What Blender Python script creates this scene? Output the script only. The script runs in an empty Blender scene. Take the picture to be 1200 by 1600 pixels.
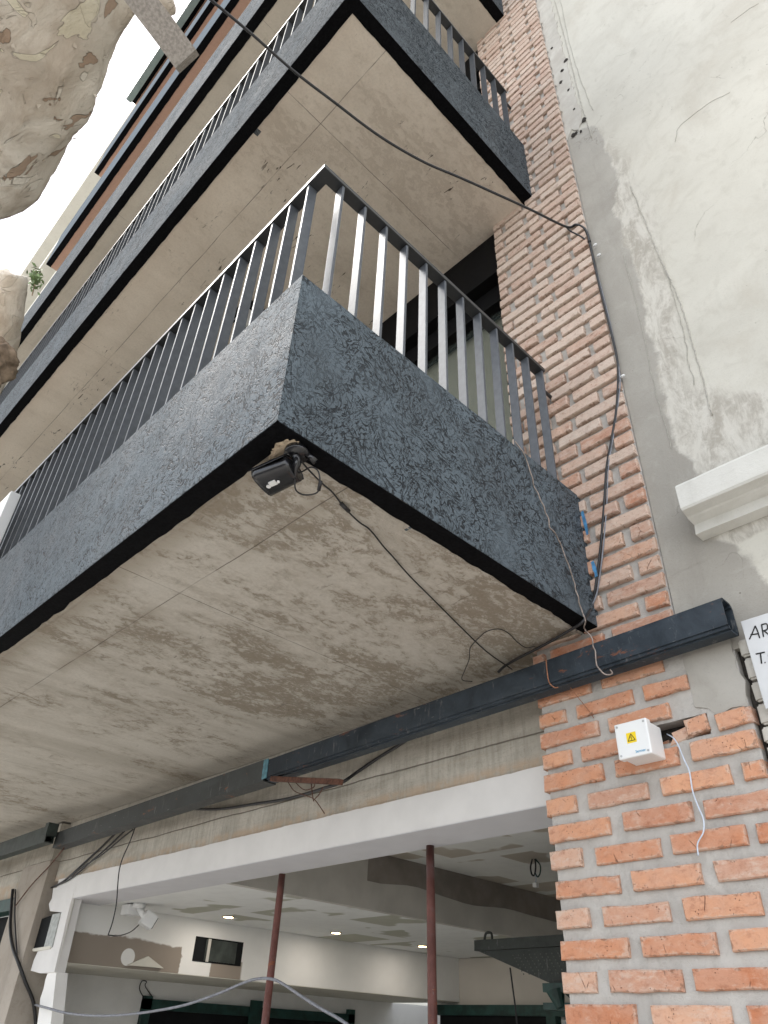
import bpy, bmesh, math, random
from mathutils import Vector, Matrix, noise
random.seed(7)
scene = bpy.context.scene
# ------------------------------------------------------------------ camera
def _norm():
    r = Vector((R_[0][0],R_[0][1],R_[0][2])).normalized()
    d = Vector(R_[1]); d = (d - r*d.dot(r)).normalized()
    return r, d, r.cross(d)
R_ = ((0.70172098,0.71145295,0.03771433),(-0.39904547,0.43633744,-0.80645666),(-0.59021215,0.55085783,0.59008921))
FPX, PPX, PPY = (1124.6689, 601.2330, 809.0866)
CAM = Vector((1.20003, -2.26083, 1.6))
cr, cd, cf = _norm()
cam_data = bpy.data.cameras.new('camera'); cam = bpy.data.objects.new('camera', cam_data)
scene.collection.objects.link(cam); scene.camera = cam
cam.matrix_world = Matrix(((cr.x,-cd.x,-cf.x,CAM.x),(cr.y,-cd.y,-cf.y,CAM.y),(cr.z,-cd.z,-cf.z,CAM.z),(0,0,0,1)))
cam_data.sensor_fit = 'HORIZONTAL'; cam_data.sensor_width = 36; cam_data.lens = FPX/1200*36
cam_data.shift_x = (600-PPX)/1200; cam_data.shift_y = (PPY-800)/1200
cam_data.clip_start = .02; cam_data.clip_end = 2000
# ------------------------------------------------------------------ light
SUN_EL, SUN_AZ = math.radians(60), math.radians(238)   # direction of the sun, azimuth from +Y clockwise
w = bpy.data.worlds.new('World'); scene.world = w; w.use_nodes = True
nt = w.node_tree; nt.nodes.clear()
sky = nt.nodes.new('ShaderNodeTexSky'); sky.sky_type = 'NISHITA'; sky.sun_disc = False
sky.sun_elevation = SUN_EL; sky.sun_rotation = SUN_AZ; sky.dust_density = 2.0; sky.air_density = 1.0
tc = nt.nodes.new('ShaderNodeTexCoord'); nz = nt.nodes.new('ShaderNodeTexNoise'); nz.inputs['Scale'].default_value = 2.2; nz.inputs['Detail'].default_value = 5
cr_ = nt.nodes.new('ShaderNodeValToRGB'); cr_.color_ramp.elements[0].position = .38; cr_.color_ramp.elements[1].position = .56
cr_.color_ramp.elements[0].color = (.12,.12,.12,1); cr_.color_ramp.elements[1].color = (.92,.92,.92,1)
mx = nt.nodes.new('ShaderNodeMixRGB'); mx.inputs[2].default_value = (11.0,11.3,11.6,1)
bg = nt.nodes.new('ShaderNodeBackground'); bg.inputs['Strength'].default_value = .10
wo = nt.nodes.new('ShaderNodeOutputWorld')
nt.links.new(tc.outputs['Generated'], nz.inputs['Vector']); nt.links.new(nz.outputs['Fac'], cr_.inputs[0])
vd = nt.nodes.new('ShaderNodeVectorMath'); vd.operation = 'DOT_PRODUCT'; vn = nt.nodes.new('ShaderNodeVectorMath'); vn.operation = 'NORMALIZE'
nt.links.new(tc.outputs['Generated'], vn.inputs[0]); nt.links.new(vn.outputs[0], vd.inputs[0]); vd.inputs[1].default_value = (-.56, .0, .83)
mr = nt.nodes.new('ShaderNodeMapRange'); mr.clamp = True; nt.links.new(vd.outputs['Value'], mr.inputs[0]); mr.inputs[1].default_value = .90; mr.inputs[2].default_value = .985; mr.inputs[3].default_value = 1.; mr.inputs[4].default_value = .22
ml = nt.nodes.new('ShaderNodeMath'); ml.operation = 'MULTIPLY'; nt.links.new(cr_.outputs[0], ml.inputs[0]); nt.links.new(mr.outputs[0], ml.inputs[1]); nt.links.new(ml.outputs[0], mx.inputs[0]); nt.links.new(sky.outputs[0], mx.inputs[1]); nt.links.new(mx.outputs[0], bg.inputs[0]); nt.links.new(bg.outputs[0], wo.inputs[0])
sl = bpy.data.lights.new('sun', 'SUN'); sl.energy = 1.6; sl.angle = math.radians(25); sl.color = (1,.96,.9)
so = bpy.data.objects.new('sun', sl); scene.collection.objects.link(so)
sdir = Vector((math.sin(SUN_AZ)*math.cos(SUN_EL), math.cos(SUN_AZ)*math.cos(SUN_EL), math.sin(SUN_EL)))
so.rotation_euler = (-sdir).to_track_quat('-Z','Y').to_euler()
scene.cycles.max_bounces = 7; scene.cycles.diffuse_bounces = 4; scene.cycles.glossy_bounces = 2; scene.cycles.transmission_bounces = 3; scene.cycles.caustics_reflective = False; scene.cycles.caustics_refractive = False
scene.view_settings.view_transform = 'Standard'; scene.view_settings.look = 'None'; scene.view_settings.gamma = 1
scene.view_settings.exposure = 1.3
# ------------------------------------------------------------------ pixel -> point on a real plane
def ray(u, v):
    x, y = (u-PPX)/FPX, (v-PPY)/FPX
    return cr*x + cd*y + cf
def PZ(u, v, z): d = ray(u,v); return CAM + d*((z-CAM.z)/d.z)
def PY(u, v, y=0.): d = ray(u,v); return CAM + d*((y-CAM.y)/d.y)
def PX(u, v, x=0.): d = ray(u,v); return CAM + d*((x-CAM.x)/d.x)
def AT(u, v, t): return CAM + ray(u,v).normalized()*t
# ------------------------------------------------------------------ object helpers
def link(o, parent=None):
    scene.collection.objects.link(o)
    if parent is not None: o.parent = parent; o.matrix_parent_inverse = Matrix.Translation(-parent.location)
    return o
def mesh_obj(name, bm, mat, parent=None, smooth=False, kind=None, label=None):
    me = bpy.data.meshes.new(name); bm.normal_update(); bm.to_mesh(me); bm.free()
    if smooth:
        for p in me.polygons: p.use_smooth = True
    for m in (mat if isinstance(mat, (list,tuple)) else [mat]): me.materials.append(m)
    o = bpy.data.objects.new(name, me); link(o, parent)
    if kind: o['kind'] = kind
    if label: o['label'] = label
    return o
def tag(o, label, cat, group=None):
    o['label'] = label; o['category'] = cat
    if group: o['group'] = group
    return o
def thing(name, loc, label, cat, group=None):
    o = bpy.data.objects.new(name, None); o.location = loc; o.empty_display_size = .1; scene.collection.objects.link(o)
    return tag(o, label, cat, group)
def box(bm, x0, x1, y0, y1, z0, z1, mi=0):
    vs = [bm.verts.new(p) for p in ((x0,y0,z0),(x1,y0,z0),(x1,y1,z0),(x0,y1,z0),(x0,y0,z1),(x1,y0,z1),(x1,y1,z1),(x0,y1,z1))]
    for f in ((0,3,2,1),(4,5,6,7),(0,1,5,4),(1,2,6,5),(2,3,7,6),(3,0,4,7)):
        fc = bm.faces.new([vs[i] for i in f]); fc.material_index = mi
    return vs
def new(): return bmesh.new()
def bevel(bm, w, seg=2):
    bmesh.ops.bevel(bm, geom=list(bm.edges), offset=w, segments=seg, affect='EDGES', profile=.7)
def obox(bm, c, ax, ay, az, hx, hy, hz):
    M = Matrix((ax.normalized(), ay.normalized(), az.normalized())).transposed()
    vs = box(bm, -hx, hx, -hy, hy, -hz, hz)
    for v in vs: v.co = M @ v.co + c
    return vs
def spline(pts, n=6):
    pts = [Vector(p) for p in pts]
    if len(pts) < 3: return [pts[0].lerp(pts[1], i/4) for i in range(5)]
    out = []
    for i in range(len(pts)-1):
        p0 = pts[i-1] if i else pts[0]*2-pts[1]; p1 = pts[i]; p2 = pts[i+1]; p3 = pts[i+2] if i+2 < len(pts) else pts[-1]*2-pts[-2]
        for k in range(n):
            t = k/n
            out.append(.5*((2*p1)+(p2-p0)*t+(2*p0-5*p1+4*p2-p3)*t*t+(3*p1-p0-3*p2+p3)*t**3))
    out.append(pts[-1]); return out
def tube(bm, pts, r, sides=8, caps=True, rf=None):
    pts = [Vector(p) for p in pts]; rings = []
    t0 = (pts[1]-pts[0]).normalized(); n = t0.orthogonal().normalized()
    for i, p in enumerate(pts):
        t = ((pts[min(i+1,len(pts)-1)])-(pts[max(i-1,0)])).normalized()
        n = (n - t*n.dot(t)).normalized(); b = t.cross(n)
        rr = rf(i/(len(pts)-1)) if rf else r
        rings.append([bm.verts.new(p+(n*math.cos(a)+b*math.sin(a))*rr) for a in [2*math.pi*k/sides for k in range(sides)]])
    for a, c in zip(rings, rings[1:]):
        for k in range(sides): bm.faces.new((a[k], a[(k+1)%sides], c[(k+1)%sides], c[k]))
    if caps: bm.faces.new(rings[0][::-1]); bm.faces.new(rings[-1])
    return rings
def wire(name, pts, r, mat, label, cat='cable', wob=0., n=6, group=None, parent=None, sides=7):
    sp = spline(pts, n)
    if wob:
        sp = [p + Vector((noise.noise(p*23+Vector((1,2,3))), noise.noise(p*23+Vector((9,2,3))), noise.noise(p*23+Vector((1,7,3)))))*wob for p in sp]
    bm = new(); tube(bm, sp, r, sides)
    if parent is not None: return mesh_obj(name, bm, mat, parent, True)
    return tag(mesh_obj(name, bm, mat, None, True), label, cat, group)
# ------------------------------------------------------------------ materials
class N:
    def __init__(s, name, rough=.7, spec=.5, metal=0.):
        s.m = bpy.data.materials.new(name); s.m.use_nodes = True; s.t = s.m.node_tree
        s.b = s.t.nodes['Principled BSDF']; s.b.inputs['Roughness'].default_value = rough
        s.b.inputs['Specular IOR Level'].default_value = spec; s.b.inputs['Metallic'].default_value = metal
        s.tc = s.t.nodes.new('ShaderNodeTexCoord'); s.co = s.tc.outputs['Object']
    def nd(s, t, **k):
        n = s.t.nodes.new(t)
        for a, v in k.items():
            if a in n.inputs: s.put(n.inputs[a], v)
            else: setattr(n, a, v)
        return n
    def put(s, sock, v):
        if isinstance(v, bpy.types.NodeSocket): s.t.links.new(v, sock)
        elif isinstance(v, tuple) and len(v) == 3 and sock.type == 'RGBA': sock.default_value = (*v, 1)
        else: sock.default_value = v
    def mp(s, sc=(1,1,1), rot=(0,0,0), loc=(0,0,0), v=None):
        n = s.nd('ShaderNodeMapping'); s.put(n.inputs[0], v or s.co); n.inputs['Scale'].default_value = sc; n.inputs['Rotation'].default_value = rot; n.inputs['Location'].default_value = loc
        return n.outputs[0]
    def noise(s, scale, det=6, rough=.55, dist=0., v=None):
        n = s.nd('ShaderNodeTexNoise'); s.put(n.inputs['Vector'], v or s.co)
        n.inputs['Scale'].default_value = scale; n.inputs['Detail'].default_value = det; n.inputs['Roughness'].default_value = rough; n.inputs['Distortion'].default_value = dist
        return n.outputs['Fac']
    def voro(s, scale, feat='F1', v=None, rnd=1.):
        n = s.nd('ShaderNodeTexVoronoi'); n.feature = feat; s.put(n.inputs['Vector'], v or s.co); n.inputs['Scale'].default_value = scale; n.inputs['Randomness'].default_value = rnd
        return n.outputs['Distance']
    def math(s, op, a, b=0., c=0., clamp=False):
        n = s.nd('ShaderNodeMath'); n.operation = op; n.use_clamp = clamp
        for i, v in enumerate((a,b,c)): s.put(n.inputs[i], v)
        return n.outputs[0]
    def ramp(s, f, a, b, va=0., vb=1.):
        n = s.nd('ShaderNodeMapRange'); n.clamp = True; n.interpolation_type = 'SMOOTHSTEP'
        for i, v in enumerate((f,a,b,va,vb)): s.put(n.inputs[i], v)
        return n.outputs[0]
    def ramp2(s, f, a, b):
        n = s.nd('ShaderNodeMapRange'); n.clamp = True
        for i, v in enumerate((f,a,b,0.,1.)): s.put(n.inputs[i], v)
        return n.outputs[0]
    def mix(s, f, a, b, mode='MIX'):
        n = s.nd('ShaderNodeMixRGB'); n.blend_type = mode; s.put(n.inputs[0], f); s.put(n.inputs[1], a); s.put(n.inputs[2], b)
        return n.outputs[0]
    def sep(s, v=None):
        n = s.nd('ShaderNodeSeparateXYZ'); s.put(n.inputs[0], v or s.co); return n.outputs
    def bump(s, h, strength=.4, dist=.01, base=None):
        n = s.nd('ShaderNodeBump'); s.put(n.inputs['Height'], h); n.inputs['Strength'].default_value = strength; n.inputs['Distance'].default_value = dist
        if base: s.put(n.inputs['Normal'], base)
        return n.outputs[0]
    def out(s, col=None, nrm=None, rough=None):
        if col is not None: s.put(s.b.inputs['Base Color'], col)
        if nrm is not None: s.put(s.b.inputs['Normal'], nrm)
        if rough is not None: s.put(s.b.inputs['Roughness'], rough)
        return s.m
def flat(name, col, rough=.5, spec=.5, metal=0., var=.15, sc=40, bs=.1):
    s = N(name, rough, spec, metal); f = s.noise(sc, 4)
    c2 = tuple(min(1, c*(1+var)) for c in col); c1 = tuple(c*(1-var) for c in col)
    return s.out(s.mix(s.ramp(f,.3,.7), c1, c2), s.bump(f, bs, .003) if bs else None)

def m_render(name='textured_black_render', base=(.108,.134,.156), rg=.58, sp=.18):
    # trowelled render with short worm-like scratches
    s = N(name, rg, sp)
    # strokes that follow the contours of a slow field, so that they swirl
    def worms(fs, k, along, off, lo, hi):
        f1 = s.noise(fs, 1.2, .5, .3, s.mp((1,1,1),(0,0,0),(off,off*.7,off*.3)))
        x, y, z = s.sep()
        cb = s.nd('ShaderNodeCombineXYZ'); s.put(cb.inputs[0], s.math('MULTIPLY', f1, k))
        s.put(cb.inputs[1], s.math('MULTIPLY', s.math('ADD', x, s.math('MULTIPLY', y, .83)), along)); s.put(cb.inputs[2], s.math('MULTIPLY_ADD', z, along, off*3))
        n = s.noise(1., 1.3, .5, .4, cb.outputs[0])
        ln = s.ramp(s.math('ABSOLUTE', s.math('SUBTRACT', n, .5)), lo, hi, 1., 0.)
        return s.math('MULTIPLY', ln, s.ramp(s.noise(1.15, 1, .5, .3, s.mp((1,1,1),(0,0,0),(off,5,2),cb.outputs[0])), .45, .56))
    l = s.math('MAXIMUM', worms(2.9, 62, 22, 0, .018, .048), worms(4.1, 54, 26, 3.1, .016, .044))
    l = s.math('MAXIMUM', l, worms(5.2, 64, 40, 7.7, .014, .036))
    dens = s.ramp(s.noise(4.5, 4), .30, .55, .35, 1.); l = s.math('MULTIPLY', l, dens)
    big = s.noise(3.2, 3); grit = s.noise(260, 3, .7)
    c = s.mix(s.ramp(big,.35,.7), base, tuple(b*1.35 for b in base))
    c = s.mix(s.math('MULTIPLY', grit, .5), c, tuple(b*.65 for b in base))
    dust = s.ramp(s.noise(2.1, 6, .65, .4, s.mp((1,1,.35),loc=(2,2,2))), .55, .75, 0, .22); c = s.mix(dust, c, (.24,.25,.255))
    c = s.mix(s.math('MULTIPLY', l, .93), c, (.016,.019,.023))
    h = s.math('SUBTRACT', s.math('MULTIPLY', grit, .45), l)
    return s.out(c, s.bump(h, 1., .006), s.ramp(big, .3,.7,rg-.06,rg+.08))
def m_soffit(name, light, brown, amt, jx, jy=-1.226, seed=0., streak=1., spots=.3):
    s = N(name, .85, .25)
    v = s.mp((1,1,1),(0,0,0),(seed,seed*.6,0)); x, y, z = s.sep()
    st = s.noise(1.5, 10, .68, .7, s.mp((2.3,1.0,1),(0,0,.16),(seed,0,0)))
    fine = s.noise(15, 10, .78, .35, s.mp((1.7,1.,1),(0,0,.3),(seed+4,0,0)))
    big = s.noise(1.15, 4, .55, .3, v)
    mott = s.noise(70, 6, .75, 0, v)
    a = s.math('MULTIPLY_ADD', fine, .95, s.math('MULTIPLY_ADD', big, .35, s.math('MULTIPLY', st, .75)))   # about 1.03
    a = s.math('ADD', a, s.ramp(x, -3.0, -.2, -.06, .035))
    patch = s.ramp(a, 1.09-amt*.05, 1.15-amt*.05)
    wide = s.ramp(a, .90, 1.20)
    c = s.mix(s.ramp(big,.35,.65), light, tuple(k*.92 for k in light))
    c = s.mix(s.math('MULTIPLY', wide, .75*streak), c, brown)
    c = s.mix(s.math('MULTIPLY', patch, .6*streak), c, tuple(k*.85 for k in brown))
    isl = s.ramp(s.math('MULTIPLY_ADD', fine, .9, s.math('MULTIPLY', s.noise(2.6, 7, .7, .5, s.mp((1.3,1,1),(0,0,.4),(seed+9,3,0))), .7)), .84, .90)
    c = s.mix(s.math('MULTIPLY', isl, .6*streak), c, tuple(min(1,k*1.08) for k in light))
    # faint board lines running towards the wall and stains spreading from the joints
    bd = s.noise(3.4, 5, .6, .15, s.mp((1.,.12,1),(0,0,.02),(seed+1,0,0))); c = s.mix(s.ramp(bd,.50,.68,0,.30*streak), c, tuple(k*.80 for k in brown))
    jd = s.math('ABSOLUTE', s.math('SUBTRACT', y, jy)); js = s.math('MULTIPLY', s.ramp(s.math('MULTIPLY_ADD', fine, .12, jd), .04, .14, 1, 0), s.ramp(s.noise(2.2,3),.42,.62))
    c = s.mix(s.math('MULTIPLY', js, .55*streak), c, brown)
    ed = s.ramp(s.math('MULTIPLY_ADD', fine, .10, s.math('ADD', y, 1.47)), .06, .17, .6, 0); c = s.mix(s.math('MULTIPLY', ed, streak), c, tuple(k*1.05 for k in brown))
    c = s.mix(s.ramp(mott,.40,.75,0,.42), c, tuple(k*.66 for k in light), 'MIX')
    # short dark nicks
    nick = s.noise(11, 4, .6, .6, s.mp((1.,4.,1),(0,0,1.1),(seed+2,1,0)))
    nm = s.ramp(s.noise(2.6, 3, .5, 0, s.mp(loc=(seed+11,2,0))), .50, .62)
    nk = s.math('MULTIPLY', s.ramp(nick,.62,.68), nm)
    c = s.mix(s.math('MULTIPLY', nk, spots), c, (.07,.055,.04))
    wob = s.math('MULTIPLY_ADD', s.noise(2.5,3), .012, -.006)
    def joint(coord, at, wd=.0016):
        d = s.math('ABSOLUTE', s.math('SUBTRACT', s.math('ADD', coord, wob), at)); return s.ramp(d, wd*.5, wd*1.6, 1., 0.)
    j = joint(y, jy)
    for q in jx: j = s.math('MAXIMUM', j, joint(x, q))
    j2 = s.math('MULTIPLY', j, s.ramp(s.noise(4,3),.35,.6,.12,.8))
    c = s.mix(j2, c, (.10,.085,.07))
    h = s.math('SUBTRACT', s.math('MULTIPLY_ADD', mott, .3, s.math('MULTIPLY', patch, -.35)), s.math('MULTIPLY_ADD', nk, .6, j))
    return s.out(c, s.bump(h, .5, .004))
def m_brick():
    s = N('handmade_brick', .88, .2)
    at = s.nd('ShaderNodeAttribute'); at.attribute_name = 'tone'; t = at.outputs['Fac']
    at2 = s.nd('ShaderNodeAttribute'); at2.attribute_name = 'wash'; wsh = at2.outputs['Fac']
    big = s.noise(9, 4, .6, .5); fine = s.noise(75, 7, .7)
    c = s.mix(s.ramp(t,0,1), (.50,.195,.10), (.66,.35,.215))
    c = s.mix(s.ramp(big,.35,.65,0,.6), c, (.56,.33,.235))
    c = s.mix(s.ramp(wsh,.2,.9,0,.97), c, s.mix(s.ramp(t,0,1), (.50,.355,.285), (.62,.53,.455)))
    pit = s.voro(95); pm = s.math('MULTIPLY', s.ramp(pit,.10,.2,1,0), s.ramp(s.noise(24,3),.52,.62))
    wn = s.math('ADD', s.noise(22, 8, .72, .4, s.mp((1,1,2.3))), s.math('MULTIPLY', wsh, .22))
    c = s.mix(s.ramp(wn,.55,.85,0,.75), c, (.62,.50,.42))
    c = s.mix(s.ramp(fine,.5,.75,0,.45), c, (.33,.11,.055))
    c = s.mix(s.math('MULTIPLY', pm, .8), c, (.10,.04,.025))
    crack = s.ramp(s.voro(13,'DISTANCE_TO_EDGE', s.mp((1,1,.55),(0,.3,0))), .0, .012, 1, 0)
    cm = s.math('MULTIPLY', crack, s.ramp(s.noise(11,2),.60,.68)); c = s.mix(s.math('MULTIPLY', cm, .75), c, (.16,.07,.045))
    at3 = s.nd('ShaderNodeAttribute'); at3.attribute_name = 'rim'; rim = at3.outputs['Fac']
    med = s.noise(34, 6, .72, .4, s.mp((.8,1,1.3))); c = s.mix(s.ramp(med,.52,.70,0,.5), c, (.30,.12,.07)); c = s.mix(s.ramp(med,.46,.30,0,.4), c, (.66,.42,.30))
    rr = s.math('MULTIPLY_ADD', s.noise(28, 7, .75, .5), 1.7, s.math('MULTIPLY_ADD', rim, .5, -.62)); c = s.mix(s.ramp(rr,.58,.88,0,.5), c, (.60,.50,.42))
    rd = s.math('MULTIPLY_ADD', s.noise(40, 5, .7, .5, s.mp(loc=(4,2,1))), 1.9, s.math('MULTIPLY_ADD', rim, .4, -.72)); c = s.mix(s.ramp(rd,.70,.85,0,.6), c, (.20,.11,.07))
    h = s.math('SUBTRACT', s.math('MULTIPLY_ADD', big, .5, s.math('MULTIPLY', s.math('ADD', fine, med), .5)), s.math('MULTIPLY_ADD', pm, .7, cm))
    return s.out(c, s.bump(h, .9, .006))
def m_plaster(name, c1, c2, c3=None, gritsc=150, gs=.35, crack=.0, rough=.85, streaks=0., big=1.4):
    s = N(name, rough, .25)
    b = s.noise(big, 5, .6, .4); m = s.noise(11, 7, .65, .6); g = s.noise(gritsc, 4, .7)
    c = s.mix(s.ramp(b,.3,.7), c1, c2)
    c = s.mix(s.ramp(m,.5,.78,0,.55), c, c3 or tuple(k*.8 for k in c1))
    c = s.mix(s.ramp(g,.55,.8,0,.35), c, tuple(k*.6 for k in c1))
    h = s.math('MULTIPLY_ADD', g, .5, s.math('MULTIPLY', m, .6))
    if streaks:
        t = s.noise(6, 6, .7, .2, s.mp((1,1,.18),(0,-.22,0))); c = s.mix(s.ramp(t,.5,.75,0,streaks), c, tuple(k*.62 for k in c1))
        t2 = s.noise(30, 4, .6, .2, s.mp((1,1,.08),(0,-.25,0))); h = s.math('MULTIPLY_ADD', t2, .6, h)
    if crack:
        wv = s.nd('ShaderNodeVectorMath'); wv.operation='MULTIPLY_ADD'; nn = s.nd('ShaderNodeTexNoise'); s.put(nn.inputs['Vector'], s.co); nn.inputs['Scale'].default_value=6
        s.put(wv.inputs[0], nn.outputs['Color']); wv.inputs[1].default_value=(.25,.25,.25); s.put(wv.inputs[2], s.co)
        e = s.ramp(s.voro(1.7,'DISTANCE_TO_EDGE', wv.outputs[0]), 0, .006, 1, 0)
        k = s.math('MULTIPLY', e, s.ramp(s.noise(1.9,2,.5,0,s.mp(loc=(3,3,3))),.50,.58))
        c = s.mix(s.math('MULTIPLY', k, crack), c, (.16,.15,.13)); h = s.math('SUBTRACT', h, k)
        # trowel drags
        tr = s.noise(14, 5, .65, .8, s.mp((1,1,.35),(0,.9,0))); c = s.mix(s.ramp(tr,.60,.74,0,.35), c, tuple(k*.72 for k in c1))
        sp = s.voro(24); sm = s.math('MULTIPLY', s.ramp(sp,.05,.10,1,0), s.ramp(s.noise(2.,2),.56,.62)); c = s.mix(s.math('MULTIPLY',sm,.6), c, (.2,.18,.15))
    return s.out(c, s.bump(h, gs, .004))
def m_stucco_wall():
    s = N('cream_stucco_with_cement_repairs', .85, .25); x, y, z = s.sep()
    def curve(pts):
        rp = s.nd('ShaderNodeValToRGB'); cr = rp.color_ramp; cr.interpolation = 'LINEAR'
        s.put(rp.inputs[0], s.ramp2(z, 2.6, 6.6)); pts = sorted(pts)
        while len(cr.elements) < len(pts): cr.elements.new(.5)
        for e, (zz, xx) in zip(cr.elements, pts): e.position = (zz-2.6)/4.0; e.color = (xx/2, xx/2, xx/2, 1)
        return s.math('MULTIPLY', rp.outputs[0], 2.)
    wob = s.math('MULTIPLY_ADD', s.noise(7, 7, .65, .3), .12, -.06); wob2 = s.math('MULTIPLY_ADD', s.noise(5, 8, .72, .6, s.mp((1,1,.5))), .34, -.17)
    bc = curve([(2.60,1.6),(2.72,1.2),(2.78,.70),(2.84,.61),(2.96,.585),(3.04,.55),(3.10,.46),(3.24,.47),(3.44,.49),(3.52,.455),(3.62,.43),(3.85,.45),(4.1,.458),(4.7,.468),(5.0,.452),(5.25,.45),(5.45,.51),(5.7,.50),(5.95,.50),(6.14,.46),(6.24,.36),(6.30,.05)])
    bs = curve([(2.60,.3),(3.0,.3),(3.2,1.9),(3.4,1.3),(3.55,.95),(3.66,.70),(3.80,.58),(4.1,.585),(4.6,.60),(5.2,.61),(5.6,.575),(5.9,.52),(6.1,.48),(6.25,.30),(6.4,.05)])
    dc = s.math('SUBTRACT', s.math('ADD', bc, wob), x); ds = s.math('SUBTRACT', s.math('ADD', bs, wob2), x)
    mc = s.ramp(dc, -.012, .012); ms = s.ramp(ds, -.05, .06)
    b = s.noise(1.4, 5, .6, .4); m = s.noise(11, 7, .65, .6); g = s.noise(170, 4, .7); st = s.noise(5, 6, .7, .3, s.mp((1,1,.22),(0,-.22,0)))
    cream = s.mix(s.ramp(b,.3,.7), (.62,.60,.535), (.545,.525,.465)); cream = s.mix(s.ramp(m,.45,.75,0,.5), cream, (.47,.445,.385))
    cream = s.mix(s.ramp(s.noise(2.8,6,.7,.8,s.mp((1,1,.6),(0,.7,0))),.5,.72,0,.55), cream, (.49,.455,.39))
    cream = s.mix(s.ramp(st,.55,.78,0,.4), cream, (.42,.40,.35)); cream = s.mix(s.ramp(g,.5,.8,0,.35), cream, (.36,.34,.3))
    cem = s.mix(s.ramp(b,.35,.65), (.345,.325,.29), (.43,.41,.37)); cem = s.mix(s.ramp(st,.45,.75,0,.55), cem, (.27,.25,.22)); cem = s.mix(s.ramp(m,.5,.75,0,.4), cem, (.47,.45,.41)); cem = s.mix(s.ramp(g,.5,.8,0,.35), cem, (.2,.19,.165))
    scr = s.noise(9, 8, .75, .5, s.mp((1.3,1,.4),(0,-.2,0))); old = s.mix(s.ramp(scr,.42,.60), (.60,.575,.52), (.36,.33,.285)); old = s.mix(s.ramp(s.noise(30,6,.7),.5,.7,0,.6), old, (.66,.64,.59))
    c = s.mix(s.math('MULTIPLY', ms, .8), cream, old); c = s.mix(mc, c, cem)
    # trowel drags, nail pits, hairline cracks in the stucco
    tr = s.noise(14, 5, .65, .8, s.mp((1,1,.35),(0,.9,0))); keep = s.math('SUBTRACT', 1., mc)
    c = s.mix(s.math('MULTIPLY', s.ramp(tr,.60,.74,0,.4), keep), c, (.40,.38,.33))
    wv = s.nd('ShaderNodeVectorMath'); wv.operation='MULTIPLY_ADD'; nn = s.nd('ShaderNodeTexNoise'); s.put(nn.inputs['Vector'], s.co); nn.inputs['Scale'].default_value=6; nn.inputs['Detail'].default_value=5
    s.put(wv.inputs[0], nn.outputs['Color']); wv.inputs[1].default_value=(.3,.3,.3); s.put(wv.inputs[2], s.co)
    e = s.math('MULTIPLY', s.ramp(s.voro(1.7,'DISTANCE_TO_EDGE', wv.outputs[0]), 0, .005, 1, 0), s.ramp(s.noise(1.9,3,.5,0,s.mp(loc=(3,3,3))),.54,.62)); c = s.mix(s.math('MULTIPLY', e, .5), c, (.2,.18,.15))
    pt = s.math('MULTIPLY', s.ramp(s.voro(24),.05,.10,1,0), s.ramp(s.noise(2.,2),.55,.62)); c = s.mix(s.math('MULTIPLY',pt,.6), c, (.2,.18,.15))
    h = s.math('ADD', s.math('MULTIPLY_ADD', g, .3, s.math('MULTIPLY', m, .5)), s.math('MULTIPLY_ADD', mc, 1.2, s.math('MULTIPLY', s.math('MULTIPLY', ms, scr), 1.5)))
    return s.out(c, s.bump(s.math('SUBTRACT', h, s.math('ADD', e, pt)), .5, .005))
def m_concrete_face():
    s = N('board_marked_concrete', .88, .2)
    b = s.noise(2.5, 6, .65, .5, s.mp((1,1,2.5))); f = s.noise(60, 7, .75); v = s.noise(45, 4, .6, 0, s.mp((1,1,.12))); hl = s.noise(5, 6, .7, .3, s.mp((.25,1,5)))
    c = s.mix(s.ramp(b,.3,.7), (.40,.375,.325), (.56,.53,.47))
    c = s.mix(s.ramp(v,.42,.66,0,.3), c, (.22,.195,.16)); c = s.mix(s.ramp(hl,.52,.7,0,.55), c, (.46,.40,.33)); c = s.mix(s.ramp(f,.5,.75,0,.4), c, (.18,.155,.12))
    x,y,z = s.sep()
    d = s.math('ABSOLUTE', s.math('SUBTRACT', s.math('MULTIPLY_ADD', s.noise(3,3), .02, z), 2.63)); j = s.ramp(d,.001,.005,.8,0); c = s.mix(j, c, (.12,.10,.08))
    low = s.math('MULTIPLY', s.ramp(z, 2.545, 2.51), s.ramp(s.noise(9,6,.7),.35,.6)); c = s.mix(s.math('MULTIPLY', low, .7), c, (.50,.37,.26))
    h = s.math('SUBTRACT', s.math('MULTIPLY_ADD', f, .6, s.math('MULTIPLY', hl, .8)), j)
    return s.out(c, s.bump(h, .7, .006))
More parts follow.
